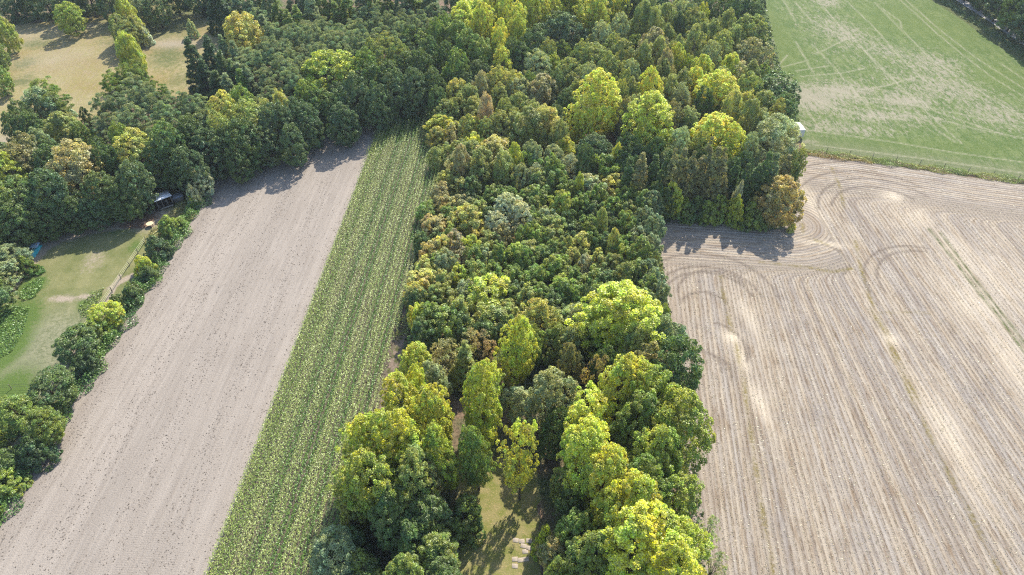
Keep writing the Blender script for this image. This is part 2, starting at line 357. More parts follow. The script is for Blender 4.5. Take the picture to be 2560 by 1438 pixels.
# --- asphalt lane with verge
path_c = WP([(2330, -50), (2400, 0), (2480, 50), (2560, 106), (2700, 190), (2900, 310)])
def ribbon(name, c, wd, z, mat, off=0.0):
    V = []; n = len(c)
    for i in range(n):
        t = c[min(i + 1, n - 1)] - c[max(i - 1, 0)]; t /= np.hypot(*t); nn = np.array([-t[1], t[0]])
        V += [(*(c[i] + nn * (off + wd / 2)), z), (*(c[i] + nn * (off - wd / 2)), z)]
    return link(name, mesh_np(name, V, [(2 * i, 2 * i + 1, 2 * i + 3, 2 * i + 2) for i in range(n - 1)], mat), kind='structure')
k = NT("rough_verge"); k.gain = 0.7; g = k.geo(); f = k.noise(g, 1.5, 5, .75)
M_verge = k.bsdf(k.mix(k.ramp(f, .35, .65), (0.05, 0.085, 0.025), (0.14, 0.15, 0.06)), .95, k.bump(f, .2), .1)
ribbon("verge", rough_poly(path_c, .0, 6, False), 16.0, 0.018, M_verge, -1.0)
k = NT("asphalt"); k.gain = 0.7; g = k.geo(); f = k.noise(g, 6, 4, .7)
M_asph = k.bsdf(k.mix(f, (0.42, 0.42, 0.44), (0.52, 0.52, 0.54)), .85, None, .2)
ribbon("asphalt_lane", rough_poly(path_c, .0, 6, False), 3.0, 0.028, M_asph)

# --- dry meadow (top left)
dry = WP([(-500, 560), (-120, 470), (0, 380), (60, 330), (190, 322), (235, 300), (300, 262), (400, 232), (470, 252), (500, 200), (560, 175), (610, 120), (585, 60), (560, -10), (470, -22), (400, 5), (290, 34), (200, 46), (60, 60), (-60, 74), (-500, 140)])
def fn(P):
    a = {'green': np.maximum.reduce([.9 * blob(P, 420, 60, 12, 12), .8 * blob(P, 500, 30, 14, 8), .8 * blob(P, 90, 110, 6, 4), .7 * blob(P, 60, 160, 4, 5), .8 * blob(P, 420, 140, 6, 10, .4), .8 * blob(P, 50, 205, 6, 3), .5 * blob(P, 250, 60, 10, 6), .6 * blob(P, 300, 100, 8, 6), .6 * blob(P, 450, 200, 5, 6), .5 * blob(P, 70, 190, 3, 3)])}
    a['sand'] = np.maximum.reduce([.9 * blob(P, 222, 66, 2, 1.2), .4 * blob(P, 60, 90, 8, 6), .4 * blob(P, 140, 150, 10, 8), .9 * blob(P, 430, 110, 8, 3), .7 * blob(P, 205, 318, 7, 2.5, .1), .8 * blob(P, 5, 355, 4, 4)])
    return a
k = NT("dry_grass"); k.gain = 0.56; g = k.geo()
n1 = k.noise(g, .10, 4, .6); n2 = k.noise(g, .8, 4, .7, .6); n3 = k.noise(k.mapp(g, (1, 2.2, 1), .5), 2.2, 4, .8); rw = k.noise(k.mapp(g, (2.2, .25, 1), .06), 1.0, 3, .6)
c = k.mix(k.ramp(n1, .38, .62), (0.38, 0.31, 0.14), (0.45, 0.40, 0.22)); c = k.mix(k.ramp(n2, .42, .66, 0, .6), c, (0.36, 0.33, 0.09))
c = k.mix(k.ramp(rw, .5, .65, 0, .45), c, (0.46, 0.36, 0.26)); gr = k.math('ADD', k.attr('green'), k.math('MULTIPLY', k.math('SUBTRACT', n2, .5), 1.5))
c = k.mix(k.ramp(gr, .2, .8, 0, .9), c, (0.155, 0.19, 0.07)); c = k.mix(k.ramp(n3, .46, .32, 0, .7), c, (0.16, 0.15, 0.05)); c = k.mix(k.ramp(n3, .6, .74, 0, .5), c, (0.54, 0.45, 0.28))
c = k.mix(k.math('MULTIPLY', k.attr('sand'), .8), c, (0.50, 0.44, 0.36))
M_dry = k.bsdf(c, .95, k.bump(k.math('ADD', n3, n2), .2), .1)
sheet("dry_meadow", rough_poly(dry, 0.5), 1.0, 0.012, M_dry, fn)

# --- paddock on the left
padd = WP([(-500, 1000), (-60, 790), (0, 735), (60, 655), (92, 612), (140, 575), (250, 540), (330, 505), (380, 480), (450, 474), (512, 498), (470, 565), (255, 895), (0, 1290), (-250, 1680), (-500, 1700)])
def fn(P):
    a = {'lush': np.maximum.reduce([1.0 * blob(P, 20, 820, 5, 8), 1.0 * blob(P, 10, 870, 4, 7), .9 * blob(P, 0, 1010, 5, 8), .9 * blob(P, 10, 1070, 4, 6), 1.0 * blob(P, 80, 715, 2.5, 3, -.6), .9 * blob(P, 95, 683, 1.4, .8, .4), .6 * blob(P, 280, 570, 5, 3), .6 * blob(P, 340, 615, 2, 3), .7 * blob(P, 215, 755, 1.6, 3), .6 * blob(P, 190, 570, 5, 3), .4 * blob(P, 180, 850, 1.5, 1)])}
    w1 = near(P, WP([(0, 745), (65, 668), (110, 618), (150, 598), (230, 575), (330, 560), (372, 545)]))[0]
    w2 = near(P, WP([(300, 690), (262, 765), (230, 815), (160, 920), (20, 1150)]))[0]
    a['bare'] = np.maximum.reduce([.95 * np.exp(-(w1 / 1.5) ** 2), .8 * np.exp(-(w2 / .6) ** 2), 1.0 * blob(P, 375, 548, 4.5, 4), .9 * blob(P, 310, 700, .8, 4, -.7), .75 * blob(P, 160, 747, 3.5, 1.1), .7 * blob(P, 215, 742, 2.2, 1), .45 * blob(P, 235, 650, 3, 5), .9 * blob(P, 165, 945, 1.8, 1.5), .8 * blob(P, 30, 1130, 2, 3, -.5), .5 * blob(P, 85, 1060, 3, 3)])
    a['brown'] = np.maximum.reduce([blob(P, 350, 545, 4, 2.2), .9 * blob(P, 335, 565, 4, 1)])
    a['grey'] = np.clip(blob(P, 110, 880, 9, 12), 0, 1); return a
k = NT("grazed_paddock"); k.gain = 0.68; g = k.geo()
n1 = k.noise(g, .25, 4, .6); n2 = k.noise(g, 1.3, 5, .7, .5); n3 = k.noise(g, 5, 4, .8)
c = k.mix(k.ramp(n1, .38, .62), (0.165, 0.185, 0.07), (0.245, 0.245, 0.115)); c = k.mix(k.ramp(k.attr('grey'), .2, .8, 0, .75), c, k.mix(k.ramp(n2, .4, .6), (0.15, 0.175, 0.10), (0.30, 0.30, 0.21)))
c = k.mix(k.ramp(k.math('ADD', k.attr('lush'), k.math('SUBTRACT', n2, .5)), .25, .6), c, k.mix(k.ramp(n3, .35, .65), (0.06, 0.12, 0.025), (0.14, 0.20, 0.05)))
c = k.mix(k.ramp(k.math('ADD', k.attr('bare'), k.math('SUBTRACT', n2, .5)), .25, .65, 0, .9), c, k.mix(k.ramp(n3, .35, .65), (0.33, 0.27, 0.215), (0.45, 0.39, 0.32)))
c = k.mix(k.ramp(k.math('ADD', k.attr('brown'), k.math('SUBTRACT', n2, .5)), .3, .6, 0, .9), c, (0.17, 0.10, 0.065)); c = k.mix(k.ramp(n3, .4, .28, 0, .45), c, (0.07, 0.09, 0.03))
M_pad = k.bsdf(c, .95, k.bump(k.math('ADD', n3, n2), .1), .1)
sheet("paddock", rough_poly(padd, 0.15), 0.5, 0.008, M_pad, fn)

# --- grassy clearing at the near end of the wood
clear = WP([(1105, 1500), (1130, 1420), (1165, 1330), (1140, 1270), (1130, 1180), (1150, 1120), (1185, 1150), (1240, 1160), (1300, 1120), (1345, 1180), (1345, 1320), (1355, 1440), (1370, 1600), (1380, 1940), (980, 1940)])
k = NT("clearing_grass"); k.gain = 0.65; g = k.geo(); n1 = k.noise(g, .6, 4, .6); n3 = k.noise(g, 4.5, 3, .75)
c = k.mix(k.ramp(n1, .4, .6), (0.20, 0.22, 0.06), (0.30, 0.27, 0.12)); c = k.mix(k.ramp(n3, .57, .66, 0, .9), c, (0.50, 0.37, 0.20)); c = k.mix(k.ramp(n3, .4, .3, 0, .5), c, (0.10, 0.12, 0.03))
M_clear = k.bsdf(c, .95, k.bump(n3, .08), .1)
sheet("clearing_grass", rough_poly(clear, 0.35, 1.2), 0.8, 0.008, M_clear)
# ---------------------------------------------------------------- foliage
def leaf_mat(name, trans=0.30):
    k = NT(name); oi = k.n('ShaderNodeObjectInfo'); v = k.sep(k.attrc('v'))
    base = k.mix(1.0, oi.outputs['Color'], (2.75, 2.50, 1.85), 'MULTIPLY'); a = oi.outputs['Alpha']
    # alpha 1 = one colour; below 1 the crown carries yellowed sprays, more of them the lower it is
    cn = k.noise(k.n('ShaderNodeTexCoord').outputs['Object'], .33, 2, .5)
    base = k.mix(k.ramp(cn, .40, .62), k.mix(1.0, base, (1.22, 1.05, .80), 'MULTIPLY'), k.mix(1.0, base, (.82, .93, 1.05), 'MULTIPLY'))
    t = k.math('ADD', k.math('MULTIPLY', v[2], 0.75), k.math('MULTIPLY', v[1], 0.55))
    t = k.math('SUBTRACT', t, k.math('MULTIPLY', a, 1.3))
    yel = k.mix(v[1], (0.80, 0.74, 0.09), (0.58, 0.64, 0.09))
    c = k.mix(k.ramp(t, 0.0, 0.22), base, yel)
    hs = k.n('ShaderNodeHueSaturation'); k.set(hs.inputs['Color'], c)
    k.set(hs.inputs['Hue'], k.math('ADD', 0.5, k.math('MULTIPLY', k.math('SUBTRACT', v[1], .5), .03)))
    k.set(hs.inputs['Saturation'], k.ramp(v[0], 0, 1, .82, 1.12))
    val = k.math('MULTIPLY', k.ramp(v[0], 0, 1, .62, 1.38), k.ramp(v[1], 0, 1, .82, 1.2)); k.set(hs.inputs['Value'], val)
    col = hs.outputs[0]
    d = k.n('ShaderNodeBsdfDiffuse'); k.set(d.inputs[0], col)
    tr = k.n('ShaderNodeBsdfTranslucent'); k.set(tr.inputs[0], k.mix(1.0, col, (1.0, 1.0, .55), 'MULTIPLY'))
    gl = k.n('ShaderNodeBsdfGlossy'); gl.inputs['Roughness'].default_value = .45; k.set(gl.inputs[0], (.6, .65, .6))
    m1 = k.n('ShaderNodeMixShader'); m1.inputs[0].default_value = trans; k.t.links.new(d.outputs[0], m1.inputs[1]); k.t.links.new(tr.outputs[0], m1.inputs[2])
    m2 = k.n('ShaderNodeMixShader'); m2.inputs[0].default_value = .05; k.t.links.new(m1.outputs[0], m2.inputs[1]); k.t.links.new(gl.outputs[0], m2.inputs[2])
    k.t.links.new(m2.outputs[0], k.out.inputs[0]); return k.m
M_leaf = leaf_mat("leaves", .37)
M_bark = plain("bark", (0.13, 0.105, 0.08), .9, .3, 2.0, .1)
M_birchbark = plain("pale_bark", (0.42, 0.38, 0.33), .8, .35, 2.5, .1)

def unit(v): return v / np.maximum(np.linalg.norm(v, axis=-1, keepdims=True), 1e-9)
def leaves(cen, nrm, L, Wd, var, g, droop=0.0, axis=None):
    """rhombic leaf sprays: centres, facing, length, width"""
    n = len(cen); nrm = unit(nrm); t = g.normal(size=(n, 3))
    if droop: t = t + np.array([0, 0, -droop])
    if axis is not None: t = t * .45 + axis
    t = unit(t - nrm * (t * nrm).sum(1, keepdims=True)); b = np.cross(nrm, t)
    L = (L * g.uniform(.7, 1.3, n))[:, None] / 2; Wd = (Wd * g.uniform(.7, 1.3, n))[:, None] / 2
    V = np.stack([cen - t * L, cen + b * Wd - t * L * .1, cen + t * L, cen - b * Wd - t * L * .1], 1).reshape(-1, 3)
    return V, np.arange(4 * n).reshape(-1, 4), np.repeat(var, 4, 0)
def crown_mesh(name, h, z0, Rm, prof, ncl, nl, cr, L, Wd, seed, flat=.8, out=.8, up=.35, droop=0., rho=(.55, 1.), lob=.18, pull=0., disord=.6, radial=0.):
    g = np.random.default_rng(seed); t = g.random(ncl * 8); a = g.random(ncl * 8) * 6.2832
    pt = np.interp(t, *prof); keep = g.random(len(t)) < pt + .05; t, a = t[keep][:ncl], a[keep][:ncl]
    n = len(t); ph = g.random(4) * 6.28
    lo = 1 + lob * (np.sin(2 * a + ph[0] + 2 * t) + .7 * np.sin(3 * a + ph[1] - 3 * t) + .5 * np.sin(5 * a + ph[2] + 5 * t)) / 1.6
    r = Rm * np.interp(t, *prof) * lo * (rho[0] + (rho[1] - rho[0]) * g.random(n) ** .5) - cr * .35
    r = np.maximum(r, 0.05)
    z = z0 + t * (h - z0) - pull * r + g.normal(0, .15, n)
    cc = np.stack([r * np.cos(a), r * np.sin(a), z], 1)
    ax = np.stack([np.cos(a), np.sin(a), np.full(n, .25) + 1.2 * (t - .45)], 1); ax = unit(ax)
    crr = cr * g.uniform(.65, 1.3, n); cv = g.random(n)
    ci = np.repeat(np.arange(n), nl)
    d = unit(g.normal(size=(n * nl, 3)) + out * ax[ci] + np.array([0, 0, up]))
    rad = (.55 + .5 * g.random(n * nl) ** .6)[:, None] * crr[ci][:, None]
    sc = np.array([1, 1, flat]); P = cc[ci] + d * rad * sc
    nr = unit(d * .75 + np.array([0, 0, .6])) + g.normal(size=P.shape) * disord / 1.2
    tz = np.clip((P[:, 2] - z0) / (h - z0), 0, 1)
    var = np.stack([g.random(len(P)), cv[ci], tz], 1)
    V, Fc, A = leaves(P, nr, L, Wd, var, g, droop, d * radial if radial else None)
    return mesh_np(name, V, Fc, M_leaf, {'v': A}), cc
def tubes(paths, sides=6):
    V, Fc = [], []
    for path in paths:
        pts = [np.array(p[:3], float) for p in path]; rad = [p[3] for p in path]; base = len(V)
        for i, (p, r_) in enumerate(zip(pts, rad)):
            t = unit((pts[min(i + 1, len(pts) - 1)] - pts[max(i - 1, 0)])[None])[0]
            u = np.cross(t, [1, 0, 0] if abs(t[0]) < .9 else [0, 1, 0]); u /= np.linalg.norm(u); v = np.cross(t, u)
            V += [tuple(p + r_ * (u * math.cos(6.2832 * j / sides) + v * math.sin(6.2832 * j / sides))) for j in range(sides)]
        for i in range(len(pts) - 1):
            for j in range(sides):
                Fc.append((base + i * sides + j, base + i * sides + (j + 1) % sides, base + (i + 1) * sides + (j + 1) % sides, base + (i + 1) * sides + j))
    return V, Fc
def trunk_mesh(name, h, r0, cc, seed, mat, nlimb=14, multi=1):
    g = np.random.default_rng(seed); paths = []
    for s in range(multi):
        ox, oy = (g.normal(0, .25, 2) if multi > 1 else (0, 0)); le = g.normal(0, .035 * (2.5 if multi > 1 else 1), 2); n = 7; main = []
        for i in range(n):
            f = i / (n - 1); main.append((ox + le[0] * f * h + g.normal(0, .05), oy + le[1] * f * h + g.normal(0, .05), f * h * .93 - (0.1 if i == 0 else 0), r0 * (1.25 if i == 0 else 1) * (1 - f) ** .8 + .025))
        paths.append(main)
    if len(cc):
        for c in cc[g.permutation(len(cc))[:nlimb]]:
            zz = max(h * .12, c[2] * .62 - .3); f = zz / (h * .93); rr = max(.03, r0 * .42 * (1 - f))
            m = main[0]; b0 = np.array([main[min(6, int(f * 6))][0], main[min(6, int(f * 6))][1], zz]); mid = b0 * .5 + c * .5 + np.array([0, 0, .2])
            paths.append([(*b0, rr), (*mid, rr * .65), (*c, .02)])
    V, Fc = tubes(paths); return mesh_np(name, V, Fc, mat, smooth=True)
P_round = ([0, .12, .35, .6, .82, .95, 1], [.55, .82, 1, .97, .74, .42, .12])
P_oval = ([0, .15, .4, .65, .85, .95, 1], [.4, .8, 1, .92, .68, .42, .12])
P_birch = ([0, .1, .3, .6, .8, .93, 1], [.5, .85, 1, .85, .62, .35, .08])
P_cone = ([0, .05, .3, .6, .85, 1], [.75, 1, .8, .5, .22, .03])
P_dome = ([0, .2, .5, .8, 1], [.95, 1, .88, .55, .15])
P_flat = ([0, .3, .6, .85, 1], [.45, .9, 1, .8, .35])
PROTO = {}
def proto(kind, R0, h, z0, prof, ncl, nl, cr, L, Wd, variants=2, bark=None, tr=.2, nlimb=14, multi=1, **kw):
    PROTO[kind] = dict(R=R0, h=h, v=[])
    for i in range(variants):
        s = hash_(kind) + i * 17
        me, cc = crown_mesh(kind + "_crown", h, z0, R0, prof, ncl, nl, cr, L, Wd, s, **kw)
        PROTO[kind]['v'].append((me, trunk_mesh(kind + "_trunk", h * (.9 if multi == 1 else .7), tr, cc, s + 5, bark or M_bark, nlimb, multi)))
def hash_(s): return sum(ord(c) * (i + 3) for i, c in enumerate(s))
proto('B', 4.6, 13, 1.2, P_round, 260, 75, .72, .34, .21, 5, lob=.22, tr=.28, disord=.8, rho=(.45, 1.06), out=1.0)     # oak and other broad crowns
proto('P', 3.6, 16, 2.2, P_oval, 420, 85, .50, .24, .16, 5, tr=.22, flat=1.2, up=.7, lob=.32, rho=(.35, 1.12), disord=.8)  # maple / poplar with upright sprays
proto('T', 3.6, 16, 3.2, P_oval, 230, 75, .50, .24, .16, 2, tr=.20, flat=1.15, up=.6, lob=.42, rho=(.3, 1.1), disord=.8)   # thin see-through crown
proto('K', 3.2, 12.5, 1.2, P_birch, 230, 85, .50, .46, .11, 5, tr=.13, bark=M_birchbark, flat=1.7, droop=1.8, up=.1, lob=.26, out=.7, rho=(.4, 1.1), disord=.8)
proto('N', 3.4, 13, 6.0, P_flat, 90, 190, .75, .40, .09, 3, tr=.2, flat=.5, up=.9, lob=.4, rho=(.1, 1.15), disord=1.1, nlimb=30, radial=.5)
proto('S', 2.5, 14, .5, P_cone, 330, 60, .42, .46, .11, 3, tr=.2, flat=.6, droop=1.3, up=0, pull=.45, lob=.12, out=1.0, rho=(.55, 1.1), disord=.9)
proto('W', 5.0, 11.5, .8, P_dome, 300, 90, .68, .38, .10, 2, tr=.3, lob=.24, droop=.2, disord=.9, rho=(.45, 1.08), radial=.6)
proto('Y', 2.3, 7.5, .3, P_round, 130, 85, .48, .42, .13, 5, tr=.08, lob=.34, up=.6, flat=1.1, rho=(.4, 1.15), disord=.8, nlimb=8, radial=1.1)
proto('A', 2.4, 9.5, .4, P_oval, 150, 75, .42, .46, .13, 2, tr=.1, lob=.25, up=1.0, flat=1.5, out=1.1, rho=(.5, 1.15), disord=.7, radial=1.3)
proto('H', 2.6, 4.2, .0, P_dome, 110, 85, .52, .34, .16, 3, tr=.06, lob=.3, rho=(.45, 1.08), multi=4, nlimb=10, radial=.6)
proto('D', 2.0, 7.5, 1.2, P_oval, 70, 40, .45, .30, .08, 2, tr=.09, lob=.4, rho=(.3, 1.15), disord=1.2, nlimb=40, multi=2, radial=.8)
KN = {'B': ('broadleaf_tree', 'tree', 'round tree'), 'P': ('poplar_tree', 'tree', 'upright tree'), 'T': ('poplar_tree', 'tree', 'thin tree'), 'K': ('birch_tree', 'tree', 'feathery birch'),
      'N': ('pine_tree', 'tree', 'pine'), 'S': ('spruce_tree', 'tree', 'narrow spruce'), 'W': ('willow_tree', 'tree', 'wide willow'), 'Y': ('young_tree', 'tree', 'young tree'),
      'A': ('alder_tree', 'tree', 'spiky upright tree'), 'H': ('shrub', 'shrub', 'low shrub'), 'D': ('sparse_tree', 'tree', 'half bare tree')}
PAL = {'g': (.078, .118, .028, 'green'), 'd': (.044, .074, .026, 'dark green'), 'b': (.042, .072, .036, 'deep green'), 'o': (.112, .142, .048, 'olive'), 'O': (.175, .190, .060, 'pale olive'),
       'y': (.185, .22, .036, 'yellow green'), 'Y': (.34, .33, .035, 'bright yellow'), 't': (.148, .152, .085, 'tan'), 'r': (.150, .138, .060, 'orange brown'), 's': (.17, .20, .165, 'silvery'), 'w': (.135, .17, .105, 'grey green'),
       'G': (.120, .160, .030, 'fresh green'), 'p': (.24, .25, .19, 'pale grey'), 'n': (.088, .125, .075, 'dull green'), 'q': (.105, .112, .060, 'brownish'), 'k': (.175, .155, .115, 'pinkish brown'), 'D': (.026, .050, .022, 'very dark green')}
TREES = []   # dict(px, py, R, h, kind, col, x, y, label, land, zone)
def add_tree(px, py, wpx, h, kind, col, alpha=1.0, label=None, land=None, zone='', xy=None, R_=None):
    zc = h * {'N': .75, 'S': .5, 'H': .5, 'W': .5}.get(kind, .58)
    if xy is None and kind in 'BWYKNH':
        r0 = 1.1 * wpx / 2 * depth(*W(px, py, h * .6), h * .6) / F
        zc = max(h * .5, h - r0 * {'K': 1.25, 'N': .9, 'H': .9}.get(kind, 1.05))
    if xy is None: xy = W(px, py, zc)
    if R_ is None: R_ = {'S': 1.5, 'W': 1.2, 'K': 1.1, 'Y': 1.08}.get(kind, 1.06) * wpx / 2 * depth(xy[0], xy[1], zc) / F
    TREES.append(dict(px=px, py=py, R=R_, h=h, k=kind, c=col, a=alpha, x=float(xy[0]), y=float(xy[1]), label=label, land=land, zone=zone))

